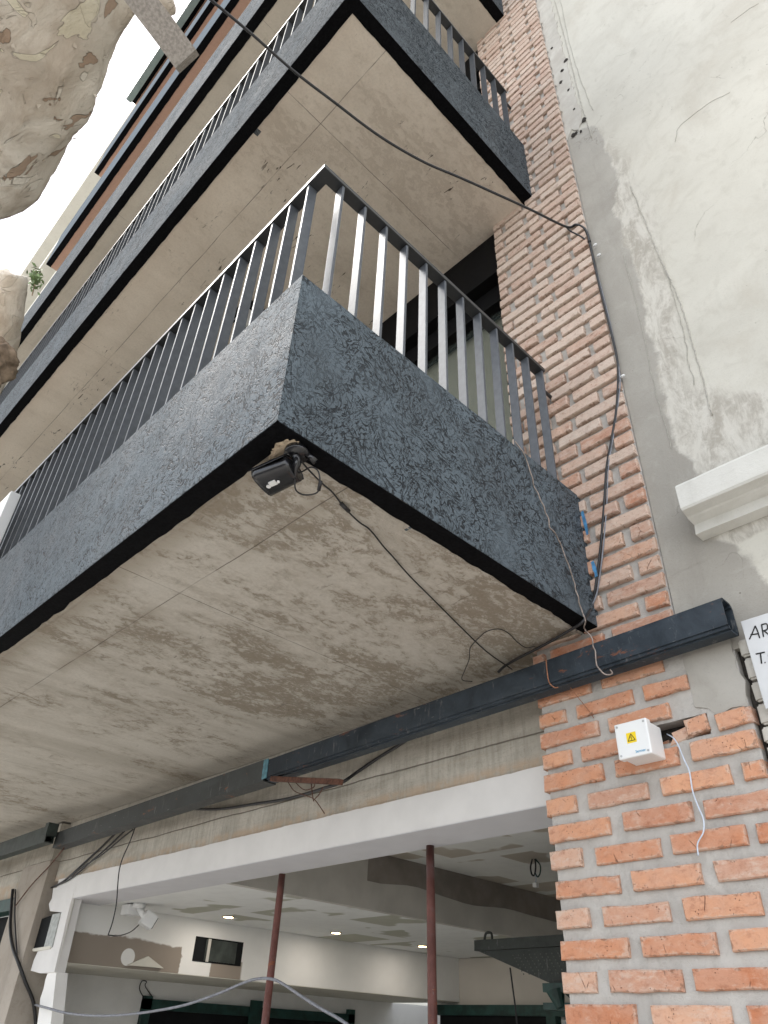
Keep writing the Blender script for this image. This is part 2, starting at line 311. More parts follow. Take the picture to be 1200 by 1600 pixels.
def m_bark():
    s = N('plane_tree_bark', .82, .25)
    wv = s.nd('ShaderNodeVectorMath'); wv.operation='MULTIPLY_ADD'; nn = s.nd('ShaderNodeTexNoise'); s.put(nn.inputs['Vector'], s.co); nn.inputs['Scale'].default_value=3.5; nn.inputs['Detail'].default_value = 6
    s.put(wv.inputs[0], nn.outputs['Color']); wv.inputs[1].default_value=(.35,.35,.35); s.put(wv.inputs[2], s.co); wp = wv.outputs[0]
    def patch(sc, off, th, st=(1,1,.6), w=.006):
        n = s.noise(sc, 3.2, .5, 1.1, s.mp(st, (0,0,0), (off,off,off)))
        return s.ramp(n, th, th+.006), s.ramp(s.math('ABSOLUTE', s.math('SUBTRACT', n, th)), 0, w, 1., 0.)
    b = s.noise(1.6, 5, .6, .4); f = s.noise(60, 7, .7); g = s.noise(7, 7, .65, .8, s.mp((1,1,.45)))
    c = s.mix(s.ramp(b,.35,.65), (.68,.615,.525), (.78,.72,.635))
    c = s.mix(s.ramp(g,.46,.70,0,.65), c, (.49,.40,.31))
    g2 = s.noise(2.6, 4, .6, .5, s.mp(loc=(4,4,4))); c = s.mix(s.ramp(g2,.5,.68,0,.5), c, (.43,.34,.26))
    p0,e0 = patch(2.2, 20.3, .565, (1,1,.7), .005); c = s.mix(s.math('MULTIPLY',p0,.3), c, (.54,.46,.37))
    p1,e1 = patch(3.0, 1.3, .60); c = s.mix(s.math('MULTIPLY',p1,.75), c, (.80,.75,.66))
    p2,e2 = patch(4.6, 5.1, .635); c = s.mix(s.math('MULTIPLY',p2,.7), c, (.76,.70,.53))
    p3,e3 = patch(5.6, 9.7, .655, (1.2,1.2,.5), .01); c = s.mix(s.math('MULTIPLY',p3,.85), c, (.38,.26,.18))
    p4,e4 = patch(7.5, 33.7, .63, (1.1,1.1,.6), .007)
    em = s.math('MAXIMUM', s.math('MAXIMUM', e1, s.math('MULTIPLY', e4, .7)), s.math('MAXIMUM', e2, s.math('MAXIMUM', e3, s.math('MULTIPLY', e0, .5))))
    c = s.mix(s.math('MULTIPLY', em, .28), c, (.20,.15,.11)); c = s.mix(s.ramp(f,.52,.8,0,.35), c, (.32,.27,.22))
    h = s.math('SUBTRACT', s.math('MULTIPLY_ADD', g, .8, s.math('MULTIPLY', f, .2)), s.math('MULTIPLY_ADD', p1, .4, s.math('MULTIPLY_ADD', p2, .35, s.math('MULTIPLY_ADD', p3, .6, s.math('MULTIPLY', em, .3)))))
    return s.out(c, s.bump(h, .9, .022))
def m_drywall(name, board, comp, sx, sy, off, mort=.10):
    s = N(name, .85, .2)
    br = s.nd('ShaderNodeTexBrick'); s.put(br.inputs['Vector'], s.mp((1,1,1),(0,0,0),off)); br.inputs['Scale'].default_value = 1; br.inputs['Brick Width'].default_value = sx; br.inputs['Row Height'].default_value = sy
    br.inputs['Mortar Size'].default_value = mort; br.inputs['Mortar Smooth'].default_value = .05; br.offset = .37
    m = br.outputs['Fac']; n = s.noise(1.3,3); f = s.noise(9,5)
    c = s.mix(m, board, comp); c = s.mix(s.ramp(n,.44,.47), c, comp); c = s.mix(s.ramp(f,.4,.7,0,.2), c, tuple(k*.75 for k in comp))
    return s.out(c)
def m_stained_wall(name, white, brown):
    s = N(name, .85, .2); x,y,z = s.sep(); n = s.noise(2.2, 5, .6, .4); n2 = s.noise(9, 4)
    a = s.ramp(s.math('MULTIPLY_ADD', n, .16, z), 2.235, 2.25, 1, 0)
    b = s.ramp(s.math('MULTIPLY_ADD', n2, .12, y), 1.19, 1.20, 1, 0)
    b2 = s.math('MULTIPLY', s.ramp(s.math('MULTIPLY_ADD', n2, .05, y), 1.43, 1.44), s.ramp(y, 1.72, 1.70))
    b2 = s.math('MULTIPLY', b2, s.ramp(z, 2.10, 2.09, 0, 1))
    m = s.math('MULTIPLY', a, s.math('MAXIMUM', b, b2), clamp=True)
    blob = s.ramp(s.voro(3.3), .17,.19); m = s.math('MULTIPLY', m, blob)
    c = s.mix(s.ramp(n2,.3,.7,0,.3), white, tuple(k*.88 for k in white)); c = s.mix(s.math('MULTIPLY', m, .85), c, brown)
    return s.out(c)
def m_beam(name, base, rust=.5):
    s = N(name, .5, .3); f = s.noise(5, 7, .7, .4); sc = s.noise(34, 6, .7, .3, s.mp((1,1,.25),(0,.5,0))); r = s.noise(7, 8, .75, .4, s.mp((1,1,2.6),loc=(3,0,2)))
    c = s.mix(s.ramp(f,.3,.7), base, tuple(k*1.9+.012 for k in base))
    dst = s.noise(2.6, 8, .7, .5, s.mp((.6,1,2.2),loc=(5,1,3))); c = s.mix(s.ramp(dst,.55,.75,0,.35), c, (.11,.125,.135))
    c = s.mix(s.ramp(sc,.58,.70,0,.5), c, (.20,.20,.20)); c = s.mix(s.ramp(r,.61,.67,0,rust), c, (.26,.085,.03))
    sx2 = s.noise(90, 3, .6, .2, s.mp((.15,1,1.2),(0,.35,0))); c = s.mix(s.ramp(sx2,.68,.74,0,.5), c, (.30,.30,.29))
    return s.out(c, s.bump(s.math('ADD', f, sc), .25, .003), s.ramp(f,.3,.7,.4,.65))

M_render = m_render(); M_render2 = m_render('textured_black_render_upper', (.11,.125,.138), .85, .06)
M_under = flat('matt_black_paint', (.004,.0042,.005), .9, .08, var=.4, sc=90, bs=.3)
M_soff1 = m_soffit('stained_concrete_soffit', (.56,.53,.475), (.265,.222,.165), .8, [-.982,-3.57,-6.16], spots=.45)
M_soff2 = m_soffit('smooth_concrete_soffit', (.73,.655,.565), (.50,.42,.34), -.2, [-.61,-3.19,-5.8], seed=6.3, streak=.5, spots=.95)
M_soff3 = m_soffit('grey_concrete_soffit', (.60,.55,.475), (.45,.40,.33), -.9, [-1.5,-4.1,-6.6], seed=2.3, streak=.5, spots=.3)
M_soffb = m_soffit('brown_plaster_soffit', (.52,.33,.25), (.45,.28,.21), -.3, [-1.1,-2.9,-4.6,-6.4], seed=8.8, streak=.5, spots=.3)
M_brick = m_brick()
M_mortar = m_plaster('cement_mortar', (.43,.41,.385), (.51,.49,.46), (.32,.30,.27), 150, 1., big=7, streaks=.4)
M_crevice = flat('crevice_shade', (.05,.045,.04), .95, .1, var=.4, sc=60, bs=.5)  # dark colour stands in for shade in holes and gaps
M_cream = m_plaster('cream_stucco', (.63,.61,.55), (.58,.56,.505), (.54,.525,.47), 170, .28, crack=.35)
M_cement = m_plaster('grey_cement_render', (.37,.35,.315), (.44,.42,.385), (.33,.31,.275), 120, .45, streaks=.35, big=2.2)
M_patchy = m_plaster('weathered_white_plaster', (.56,.54,.49), (.46,.43,.385), (.66,.64,.59), 70, .9, streaks=.4, big=7)
M_cornice = m_plaster('whitewashed_moulding', (.68,.67,.63), (.60,.59,.545), (.50,.48,.43), 120, .6, streaks=.35, big=4)
M_conc = m_concrete_face()
M_white = flat('white_emulsion', (.72,.71,.70), .7, .3, var=.04, sc=6, bs=.05)
M_whiteu = flat('lavender_white', (.66,.66,.69), .7, .3, var=.03, sc=6, bs=.03)  # slightly darker, bluer white for the lintel underside
M_ceil_low = m_drywall('drywall_ceiling', (.50,.50,.42), (.86,.87,.86), 1.1, .62, (.2,.1,0))
M_ceil_high = m_drywall('raw_drywall_ceiling', (.50,.45,.38), (.78,.78,.75), .9, .5, (.5,.35,0), .07)
M_wallst = m_stained_wall('patched_wall', (.82,.82,.80), (.22,.17,.125))
M_room = flat('room_plaster', (.80,.795,.78), .85, .2, var=.06, sc=3, bs=.05)
M_panel = flat('cream_panel', (.62,.58,.52), .8, .2, var=.04, sc=3, bs=0)
M_ledge = flat('warm_white_board', (.66,.64,.57), .8, .2, var=.04, sc=5, bs=.03)
M_fasc_in = flat('grey_bulkhead', (.55,.53,.49), .85, .2, var=.1, sc=3, bs=.05)
M_fasc_dk = flat('bare_bulkhead_board', (.27,.24,.215), .85, .2, var=.15, sc=5, bs=.05)
M_bar = flat('graphite_steel_bar', (.10,.11,.125), .45, .4, .2, var=.12, sc=30, bs=.08)
M_rail = flat('dark_steel_rail', (.035,.037,.04), .4, .5, .1, var=.1, sc=30, bs=.05)
M_beam = m_beam('black_painted_steel', (.016,.023,.031))
M_beam2 = m_beam('dusty_black_steel', (.03,.033,.033), .7)
M_rust = m_beam('rusty_steel', (.085,.032,.026), .8)
M_rustbr = flat('rusted_iron', (.10,.045,.03), .8, .3, var=.4, sc=60, bs=.3)
M_green = flat('dark_green_paint', (.012,.045,.038), .5, .5, var=.4, sc=12, bs=.1)
M_black = flat('shade_black', (.008,.009,.010), .8, .2, var=.2, sc=8, bs=0)  # black colour stands in for the shade inside openings
M_cable = flat('black_cable_rubber', (.014,.014,.016), .45, .5, var=.3, sc=50, bs=.05)
M_gcable = flat('grey_cable', (.20,.21,.24), .5, .5, var=.2, sc=50, bs=.05)
M_wire = flat('galvanised_wire', (.30,.25,.22), .45, .5, .6, var=.3, sc=80, bs=.1)
M_copper = flat('rusty_tie_wire', (.30,.14,.08), .6, .4, .3, var=.3, sc=80, bs=.1)
M_bluew = flat('pale_blue_wire', (.55,.62,.72), .4, .5, var=.1, sc=80, bs=0)
M_plas = flat('white_plastic', (.78,.79,.79), .35, .5, var=.02, sc=8, bs=.02)
M_plasb = flat('glossy_black_plastic', (.012,.012,.014), .22, .6, var=.2, sc=30, bs=.02)
M_yel = flat('yellow_sticker', (.85,.62,.01), .45, .5, var=.03, sc=30, bs=0)
M_ink = flat('black_ink', (.02,.02,.02), .6, .3, var=.1, sc=30, bs=0)
M_blueink = flat('blue_print', (.03,.30,.52), .5, .4, var=.05, sc=30, bs=0)
M_bluep = flat('blue_plastic_film', (.10,.30,.55), .4, .5, var=.3, sc=40, bs=.3)
M_metal = flat('screw_metal', (.5,.5,.5), .35, .5, .9, var=.1, sc=60, bs=0)
M_sign = flat('white_painted_board', (.60,.61,.62), .5, .4, var=.05, sc=9, bs=.05)
M_bark = m_bark()
M_roughbark = flat('rough_dark_bark', (.30,.23,.17), .95, .1, var=.5, sc=14, bs=1.)
M_timber = flat('weathered_timber', (.33,.30,.27), .8, .3, var=.22, sc=90, bs=.4)
M_leaf = flat('small_leaves', (.16,.22,.10), .6, .3, var=.4, sc=12, bs=0)
M_ground = m_plaster('concrete_paving', (.46,.44,.41), (.52,.50,.47), None, 60, .4)
M_asph = flat('asphalt', (.055,.055,.055), .9, .3, var=.3, sc=40, bs=.5)
M_farb = m_plaster('pale_facade', (.60,.58,.52), (.64,.62,.56), None, 40, .2)
M_teal = flat('greenish_roof_edge', (.20,.26,.25), .5, .5, var=.1, sc=6, bs=0)
M_pale = flat('pale_grey_fascia', (.15,.17,.19), .95, .0, var=.06, sc=25, bs=.1)
M_blind = flat('olive_grey_blind', (.34,.35,.28), .6, .4, var=.05, sc=3, bs=0)
M_frame = flat('black_window_frame', (.004,.004,.0045), .7, .15, var=.2, sc=30, bs=0)
M_galv = m_beam('greasy_galvanised_sheet', (.022,.026,.024), .1)
def glassm():
    s = N('window_glass', .05, .6); s.b.inputs['Alpha'].default_value = .18; s.b.inputs['Base Color'].default_value = (.10,.12,.11,1); return s.m
M_glass = glassm()
def emis(name, col, st):
    s = N(name); s.b.inputs['Emission Color'].default_value = (*col,1); s.b.inputs['Emission Strength'].default_value = st; s.b.inputs['Base Color'].default_value = (*col,1); return s.m
M_lamp = emis('warm_lamp', (1,.72,.35), 14.)

# ================================================================== SETTING
bm = new(); box(bm, -80, 80, -60, 60, -.4, -.12); g = mesh_obj('ground', bm, M_ground); g['kind'] = 'structure'
bm = new(); box(bm, -80, 80, -12, -4.2, -.119, -.10); g = mesh_obj('road', bm, M_asph); g['kind'] = 'structure'
bm = new(); box(bm, -80, 80, -4.2, .02, -.118, 0); g = mesh_obj('pavement', bm, M_ground); g['kind'] = 'structure'

# ================================================================== MAIN BUILDING
YLN = .12
B = thing('apartment_building', (-4,0,0), 'apartment block with stacked black rendered balconies, brick pier and unfinished shop below', 'building')
YF = -1.539; XL = -7.86
ZB = [2.90, 5.885, 8.72, 11.55, 14.38, 17.2]
ZT = [3.524, 6.51, 9.56, 12.38, 15.2, 17.75]
SOF = [M_soff1, M_soff2, M_soff3, M_soffb, M_soffb, M_soffb]
FM = [M_render, M_render2, M_render2, M_pale, M_pale, M_pale]
def jag(n, a): return [noise.noise(Vector((i*.37, n*3.1, 2.)))*a + noise.noise(Vector((i*1.9, n*5.1, 7.)))*a*.6 for i in range(400)]
for k, (zb, zt) in enumerate(zip(ZB, ZT)):
    t = .10
    # parapet: an L-shaped rendered upstand, slightly wavy arrises
    bm = new()
    nseg = 60 if k < 2 else 12
    def strip(p, q, off, n):
        vs = []
        for i in range(n+1):
            a = i/n; c = p.lerp(q, a); j = .0022 if k < 3 else 0
            w1 = noise.noise(c*7+Vector((k,0,0)))*j; w2 = noise.noise(c*9+Vector((k,5,0)))*j
            o = off
            vs.append([bm.verts.new((c.x+o.x*u, c.y+o.y*u, z)) for (u, z) in ((w1, zb+w2), (w2*.6, zt+w1*1.6), (1, zt+w1*1.6), (1, zb+w2))])
        for a_, b_ in zip(vs, vs[1:]):
            for m in range(4): bm.faces.new((a_[m], a_[(m+1)%4], b_[(m+1)%4], b_[m]))
        bm.faces.new(vs[0]); bm.faces.new(vs[-1][::-1])
    strip(Vector((XL,YF,0)), Vector((0,YF,0)), Vector((0,t,0)), nseg)
    strip(Vector((0,YF+t,0)), Vector((0,-.002,0)), Vector((-t,0,0)), 24)
    bmesh.ops.recalc_face_normals(bm, faces=bm.faces)
    mesh_obj('balcony_parapet', bm, FM[k], B)
    # end cheek at the far end
    bm = new(); box(bm, XL, XL+t, YF+t, 0, zb, zt); mesh_obj('end_cheek', bm, M_under if k > 2 else FM[k], B)
    # black painted underside band with a ragged inner edge
    bm = new(); wd = .070 if k < 2 else .080; dz = .004
    ja = .009 if k == 0 else .004; j1 = jag(k+1, ja); J2 = jag(k+7, ja)
    n1 = 220; xs = [XL + (0-XL)*i/n1 for i in range(n1+1)]
    pv = None
    for i, x in enumerate(xs):
        xi = min(x, -wd); yi = YF+wd+j1[i] if x < -wd else YF+wd+j1[int(n1*(1+wd/XL))]
        a_ = bm.verts.new((x, YF+.001, zb-dz)); b_ = bm.verts.new((xi, YF+wd+j1[i] if x<=-wd else YF+wd, zb-dz))
        if pv: bm.faces.new((pv[0], pv[1], b_, a_)) if (b_.co-pv[1].co).length>1e-6 else bm.faces.new((pv[0], pv[1], a_))
        pv = (a_, b_)
    n2 = 60; pv = None
    for i in range(n2+1):
        y = YF + (-.002-YF)*i/n2
        yi = max(y, YF+wd)
        a_ = bm.verts.new((-.001, y, zb-dz)); b_ = bm.verts.new((-wd+(J2[i] if y > YF+wd else 0), yi, zb-dz))
        if pv:
            if (b_.co-pv[1].co).length>1e-6: bm.faces.new((pv[0], a_, b_, pv[1]))
            else: bm.faces.new((pv[0], a_, pv[1]))
        pv = (a_, b_)
    r = bmesh.ops.extrude_face_region(bm, geom=list(bm.faces))
    for v in r['geom']:
        if isinstance(v, bmesh.types.BMVert): v.co.z += dz-.0005
    bmesh.ops.recalc_face_normals(bm, faces=bm.faces)
    mesh_obj('underside_band', bm, M_under, B)
    # floor slab with its soffit
    bm = new(); box(bm, XL+t, -t+.001, YF+t-.001, -.003, zb+.0015, zb+.14); box(bm, XL+t, -.307, -.003, .39, zb+.0015, zb+.14); mesh_obj('balcony_slab', bm, SOF[k], B)
    bm = new(); box(bm, XL+.002, -.002, YF+.002, -.0045, zb-.0008, zb+.0014); box(bm, XL+.002, -.307, -.0045, .39 if k == 0 else .02, zb-.0008, zb+.0014)
    if k > 1: mesh_obj('soffit_skim', bm, SOF[k], B)
    else: mesh_obj('soffit_skim', bm, SOF[k], B)
# rough mortar ridge where the band meets the lowest soffit
bm = new()
def ridge(p, q, n, w0, h0):
    vs = []
    d = (q-p).normalized(); s_ = Vector((-d.y, d.x, 0))
    for i in range(n+1):
        c = p.lerp(q, i/n); f = max(0, .25+1.3*noise.noise(c*2.6+Vector((3,1,0)))); w_ = w0*(.5+f); h_ = h0*(.1+f)
        vs.append([bm.verts.new(c + s_*(w_*a) + Vector((0,0,-h_*b+.001)) + Vector((0,0,noise.noise(c*40+Vector((a*9,0,0)))*.0015))) for a, b in ((-.7,0),(-.35,.8),(.1,1),(.6,.35),(1,0))])
    for a_, b_ in zip(vs, vs[1:]):
        for m in range(4): bm.faces.new((a_[m], a_[m+1], b_[m+1], b_[m]))
ridge(Vector((-7,YF+.088,2.899)), Vector((-.06,YF+.083,2.899)), 500, .013, .006)
ridge(Vector((-.085,YF+.09,2.899)), Vector((-.085,-.05,2.899)), 150, .013, .006)
bmesh.ops.recalc_face_normals(bm, faces=bm.faces)
mesh_obj('mortar_ridge', bm, M_soff1, B, True)
# lump of mortar at the corner by the camera
bm = new(); bmesh.ops.create_icosphere(bm, subdivisions=4, radius=1)
for v in bm.verts:
    p = v.co.copy(); v.co = Vector((-.075+p.x*.055*(1+.5*noise.noise(p*2)), YF+.085+p.y*.028*(1+.4*noise.noise(p*3+Vector((4,0,0)))), 2.897+p.z*.007+noise.noise(p*6)*.003))
mesh_obj('mortar_lump', bm, flat('pale_mortar', (.52,.42,.31), .9, .1, var=.25, sc=40, bs=.5), B, True)

# ---- railings
ZR = {0:4.286, 1:7.25}
cnt = 0; stuff = new()
def bar_bm(w, d, h):
    b = new(); box(b, -w/2, w/2, -d/2, d/2, 0, h); bevel(b, .0012, 1); return b
def add_bars(mesh, rail, locs, rot=0):
    global cnt
    for p in locs:
        o = bpy.data.objects.new('baluster', mesh); scene.collection.objects.link(o); o.parent = rail
        o.location = p; o.rotation_euler.z = rot; cnt += 1
M_bar2 = flat('steel_bar_dimmed', (.05,.055,.062), .6, .3, 0, var=.12, sc=30, bs=.05)  # darker copy of the bar colour, tones down sun glare on upper bars
for k in (0, 1):
    z0, z1 = ZT[k]-.06, ZR[k]
    bm = new(); rw = .05; o = .034
    y0 = YF+o; x1 = -o
    # mitred handrail of flat bar
    for (zz0, zz1) in ((z1-.022, z1),):
        pts = [(XL+.05,y0),(x1,y0),(x1,-.09),(x1-rw,-.09),(x1-rw,y0+rw),(XL+.05,y0+rw)]
        lo = [bm.verts.new((a,b,zz0)) for a,b in pts]; hi = [bm.verts.new((a,b,zz1)) for a,b in pts]
        bm.faces.new(lo[::-1]); bm.faces.new(hi)
        for i in range(6): bm.faces.new((lo[i], lo[(i+1)%6], hi[(i+1)%6], hi[i]))
    bmesh.ops.recalc_face_normals(bm, faces=bm.faces); bevel(bm, .0015, 1)
    # wall anchor tab
    tube(bm, [(x1-.025,-.10,z1-.13),(x1-.025,.0,z1-.13)], .009, 8)
    rail = mesh_obj('handrail', bm, M_rail, B)
    me = bpy.data.meshes.new('baluster'); b = bar_bm(.012,.040,z1-.022-z0); b.to_mesh(me); b.free(); me.materials.append(M_bar if k == 0 else M_bar2)
    nf = 34 if k == 0 else 42
    xs = [-.135-.1135*i for i in range(67)]
    add_bars(me, rail, [(x, y0+.025, z0) for x in xs[:nf]])
    for x in xs[nf:]: box(stuff, x-.006, x+.006, y0+.005, y0+.045, z0, z1-.022)
    add_bars(me, rail, [(x1-.025, -1.401+.1178*i, z0) for i in range(12)], math.pi/2)
for k in (2,3,4):
    zt = ZT[k]; bm = new(); box(bm, XL+.05, -.04, YF+.015, YF+.055, zt+.055, zt+.075); box(bm, -.08, -.04, YF+.055, -.05, zt+.055, zt+.075)
    mesh_obj('handrail', bm, M_rail, B)
    for i in range(46): box(stuff, -.2-i*.165, -.17-i*.165, YF+.02, YF+.05, zt-.03, zt+.055)
o = mesh_obj('balusters', stuff, M_bar2, B, kind='stuff')

# ---- upper facade: rear wall, door openings with black headers and blinds
for k in range(0, 5):
    z0 = ZB[k]+.14; z1 = ZB[k+1]-.001
    hb = z1-.62
    bm = new(); box(bm, XL, -.33, .02, .14, hb+.22, z1); mesh_obj('header_panel', bm, M_frame, B)
    bm = new(); box(bm, XL, -.33, .10, .15, hb+.03, hb+.22); box(bm, XL, -.33, .06, .15, hb-.0, hb+.028)
    for xx in (-.345, -2.3, -4.3, -6.3): box(bm, xx-.03, xx, .09, .15, z0, hb)
    mesh_obj('window_frame', bm, M_frame, B)
    bm = new(); box(bm, XL, -.33, .12, .126, z0, hb); mesh_obj('window_pane', bm, M_glass, B)
    bm = new(); box(bm, XL, -.33, .18, .20, z0, hb+.02); mesh_obj('blind', bm, M_blind, B)
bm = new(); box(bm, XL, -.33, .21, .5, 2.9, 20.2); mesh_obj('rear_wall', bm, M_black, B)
bm = new(); box(bm, -5.9, .1, -1.75, .5, 20.3, 20.55); mesh_obj('roof_slab', bm, M_teal, B)
bm = new(); box(bm, XL+.1, -.1, YF-.12, YF-.002, 16.95, 17.22); mesh_obj('roof_edge', bm, M_teal, B)
# small black framed square with a pale pane under the second balcony
lp = PZ(392, 490, 5.88)
bm = new()
for (a,b,c,d) in ((-.10,.10,-.10,-.085),(-.10,.10,.085,.10),(-.10,-.085,-.085,.085),(.085,.10,-.085,.085)): box(bm, lp.x+a, lp.x+b, lp.y+c, lp.y+d, 5.80, 5.884)
L = thing('soffit_fitting', (lp.x,lp.y,5.884), 'small square black frame with a pale pane on the second balcony soffit', 'lamp')
mesh_obj('fitting_frame', bm, M_frame, L); bm = new(); box(bm, lp.x-.084, lp.x+.084, lp.y-.084, lp.y+.084, 5.815, 5.883); mesh_obj('fitting_pane', bm, M_plas, L)

# ---- brick pier: individual rounded bricks standing out of the mortar
courses = [2.66,2.578,2.501,2.425] + [2.349-.0857*i for i in range(28)]
courses = sorted(c for c in courses if c > -.02)
up = []
z = 2.738
while z < 20: up.append(z); z += .0775
BR = new(); tone = BR.faces.layers.float.new('tone_f'); 
tl = BR.verts.layers.float.new('tone'); wl = BR.verts.layers.float.new('wash'); el = BR.verts.layers.float.new('rim')
def brick(x0, x1, zb_, h, near=True, tilt=0., yfront=None, broken=None, depth=.07):
    tn = random.random(); ws = random.random()**2*.55
    if zb_ > 2.7: ws = min(1, random.random()*.35+.28+.5*min(1,max(0,(zb_-2.9)/1.6))); 
    yf = ((-.016 if near and zb_ < 2.7 else -.023) + random.uniform(-.004,.003)) if yfront is None else yfront
    nx = max(3, int((x1-x0)/.02)) if near else 4; nz_ = 4 if near else 2
    j = .0036 if near else .003
    seed = Vector((random.random()*50, random.random()*50, 0))
    cx, cz = (x0+x1)/2, zb_+h/2
    ca, sa = math.cos(tilt), math.sin(tilt)
    rows = []
    # profile rings from front centre to back: grid front + chamfer + sides
    def P(ix, iz, inset, y):
        fx = ix/nx; fz = iz/nz_
        x = x0+inset + (x1-x0-2*inset)*fx; z_ = zb_+inset + (h-2*inset)*fz
        q = Vector((x*14, z_*14, 0))+seed
        ex = 1 if ix in (0,nx) or iz in (0,nz_) else .3
        dx = noise.noise(q)*j*ex; dz_ = noise.noise(q+Vector((7,3,0)))*j*ex
        if broken and fx < .15: dx += broken*fz
        yy = y + noise.noise(q*2.2+Vector((0,0,5)))*.0022
        xx = x+dx-cx; zz = z_+dz_-cz
        return Vector((cx+xx*ca-zz*sa, yy, cz+xx*sa+zz*ca))
    def mk(v, e=1.):
        b = BR.verts.new(v); b[tl] = tn; b[wl] = ws; b[el] = e; return b
    front = [[mk(P(i, k2, .0035, yf), 1. if i in (0,nx) or k2 in (0,nz_) else 0.) for i in range(nx+1)] for k2 in range(nz_+1)]
    for a in range(nz_):
        for b in range(nx): BR.faces.new((front[a][b], front[a][b+1], front[a+1][b+1], front[a+1][b]))
    per = [(i,0) for i in range(nx)]+[(nx,k2) for k2 in range(nz_)]+[(i,nz_) for i in range(nx,0,-1)]+[(0,k2) for k2 in range(nz_,0,-1)]
    f0 = [front[k2][i] for i,k2 in per]
    r1 = [mk(P(i,k2,0,yf+.0045)) for i,k2 in per]; r2 = [mk(P(i,k2,0,yf+depth)) for i,k2 in per]
    n = len(per)
    for A,Bq in ((f0,r1),(r1,r2)):
        for i in range(n): BR.faces.new((A[i], Bq[i], Bq[(i+1)%n], A[(i+1)%n]))
LONG = [(-.303,-.066),(-.022,.208),(.247,.452)]; SHORT = [(-.305,-.182),(-.141,.088),(.125,.352),(.39,.455)]
for i, zc in enumerate(courses):
    k = round((zc-1.749)/.0857) if zc < 2.36 else [2.425,2.501,2.578,2.66].index(zc)+8
    pat = SHORT if k % 2 == 0 else LONG
    h = .054 if zc < 2.36 else .050
    for (a,b) in pat:
        off = random.uniform(-.005,.005); a2 = a + (random.uniform(-.003,.003) if a < -.3 else off); b2 = b+random.uniform(-.005,.005)
        if abs(zc-2.425) < .001 and b > .09 and a < .36:
            continue
        if zc > 2.47 and b > .30:
            if zc > 2.55: b2 = .285 if a < .2 else 0
            else: b2 = min(b2,.285)
            if b2-a2 < .05: continue
        brick(a2, b2, zc+random.uniform(-.002,.002), h+random.uniform(-.003,.003))
# broken pieces at the hole
brick(.175,.262,2.418,.040,tilt=.22,broken=.03,yfront=-.004); brick(.245,.318,2.432,.052,tilt=.08,yfront=-.012); brick(.345,.442,2.425,.05,tilt=.05)
brick(.10,.17,2.418,.02,tilt=.1,yfront=.02)
UA = [(-.303,-.246),(-.217,.020),(.050,.284)]; UB = [(-.304,-.088),(-.058,.168),(.197,.283)]
for i, zc in enumerate(up):
    near = zc < 7.2
    for (a,b) in (UA if i%2 else UB):
        brick(a+random.uniform(-.006,.006)*(a>-.3)+random.uniform(-.003,.003), b+random.uniform(-.007,.007)*(b<.28), zc+random.uniform(-.002,.002), .056+random.uniform(-.003,.003), near)
# jamb bricks on the side face towards the openings
for zc in up:
    if zc < 12:
        for (a,b) in ((.062,.18),):
            pass
bmesh.ops.recalc_face_normals(BR, faces=BR.faces)
o = mesh_obj('bricks', BR, M_brick, B, False)
for p in o.data.polygons: p.use_smooth = False
bm = new()
for q in ((-.292,.452,-.10,2.425),(-.292,.10,2.425,2.49),(.315,.452,2.425,2.49),(-.292,.452,2.49,2.67),(-.292,.287,2.67,20)):
    box(bm, q[0]+.0005, q[1]-.0005, .006, .30, q[2], q[3])
for (za, zb_, st_) in ((0, 5.6, .0115), (5.6, 20, .06)):
    nz2 = int((zb_-za)/st_); gp = None
    for a in range(nz2+1):
        z_ = za+(zb_-za)*a/nz2; x1_ = .452 if z_ < 2.67 else .2865; nx2 = 62 if st_ < .02 else 10; row = []
        for b in range(nx2+1):
            x_ = -.292+(.744 if st_ < .02 else .5785)*b/nx2; q_ = Vector((x_*1., z_, 0))
            row.append((min(x_, x1_), bm.verts.new((min(x_, x1_), -.001+noise.noise(q_*22)*.0035+noise.noise(q_*70)*.0018+noise.noise(q_*6)*.002, z_))))
        if gp:
            for b in range(nx2):
                xm = row[b][0]
                if row[b+1][0]-row[b][0] < 1e-5 or gp[b+1][0]-gp[b][0] < 1e-5: continue
                if 2.425 < z_ < 2.50 and .10 < xm < .315: continue
                bm.faces.new((gp[b][1], gp[b+1][1], row[b+1][1], row[b][1]))
        gp = row
bmesh.ops.delete(bm, geom=[v for v in bm.verts if not v.link_faces], context='VERTS'); mesh_obj('mortar_bed', bm, M_mortar, B)
bm = new(); box(bm, .09,.32,.06,.2,2.42,2.495); mesh_obj('cavity_shade', bm, M_crevice, B)  # dark block painted as the shade at the back of the hole

# ---- concrete lintel, white shop surround
def wavy_box(bm, x0, x1, y0, y1, z0, z1, n, amp, top=True, bot=True):
    vs = []
    for i in range(n+1):
        x = x0+(x1-x0)*i/n; wt = noise.noise(Vector((x*6,1,0)))*amp+noise.noise(Vector((x*31,1,0)))*amp*.4; wb = noise.noise(Vector((x*6,9,0)))*amp
        a, b = z0+(wb if bot else 0), z1+(wt if top else 0)
        vs.append([bm.verts.new(p) for p in ((x,y0,a),(x,y0,b),(x,y1,b),(x,y1,a))])
    for a_, b_ in zip(vs, vs[1:]):
        for m in range(4): bm.faces.new((a_[m], b_[m], b_[(m+1)%4], a_[(m+1)%4]))
    bm.faces.new(vs[0]); bm.faces.new(vs[-1][::-1]); bmesh.ops.recalc_face_normals(bm, faces=bm.faces)
bm = new(); wavy_box(bm, -4.758, -.29, YLN, .40, 2.483, 2.896, 120, .004, top=False); mesh_obj('concrete_lintel', bm, M_conc, B)
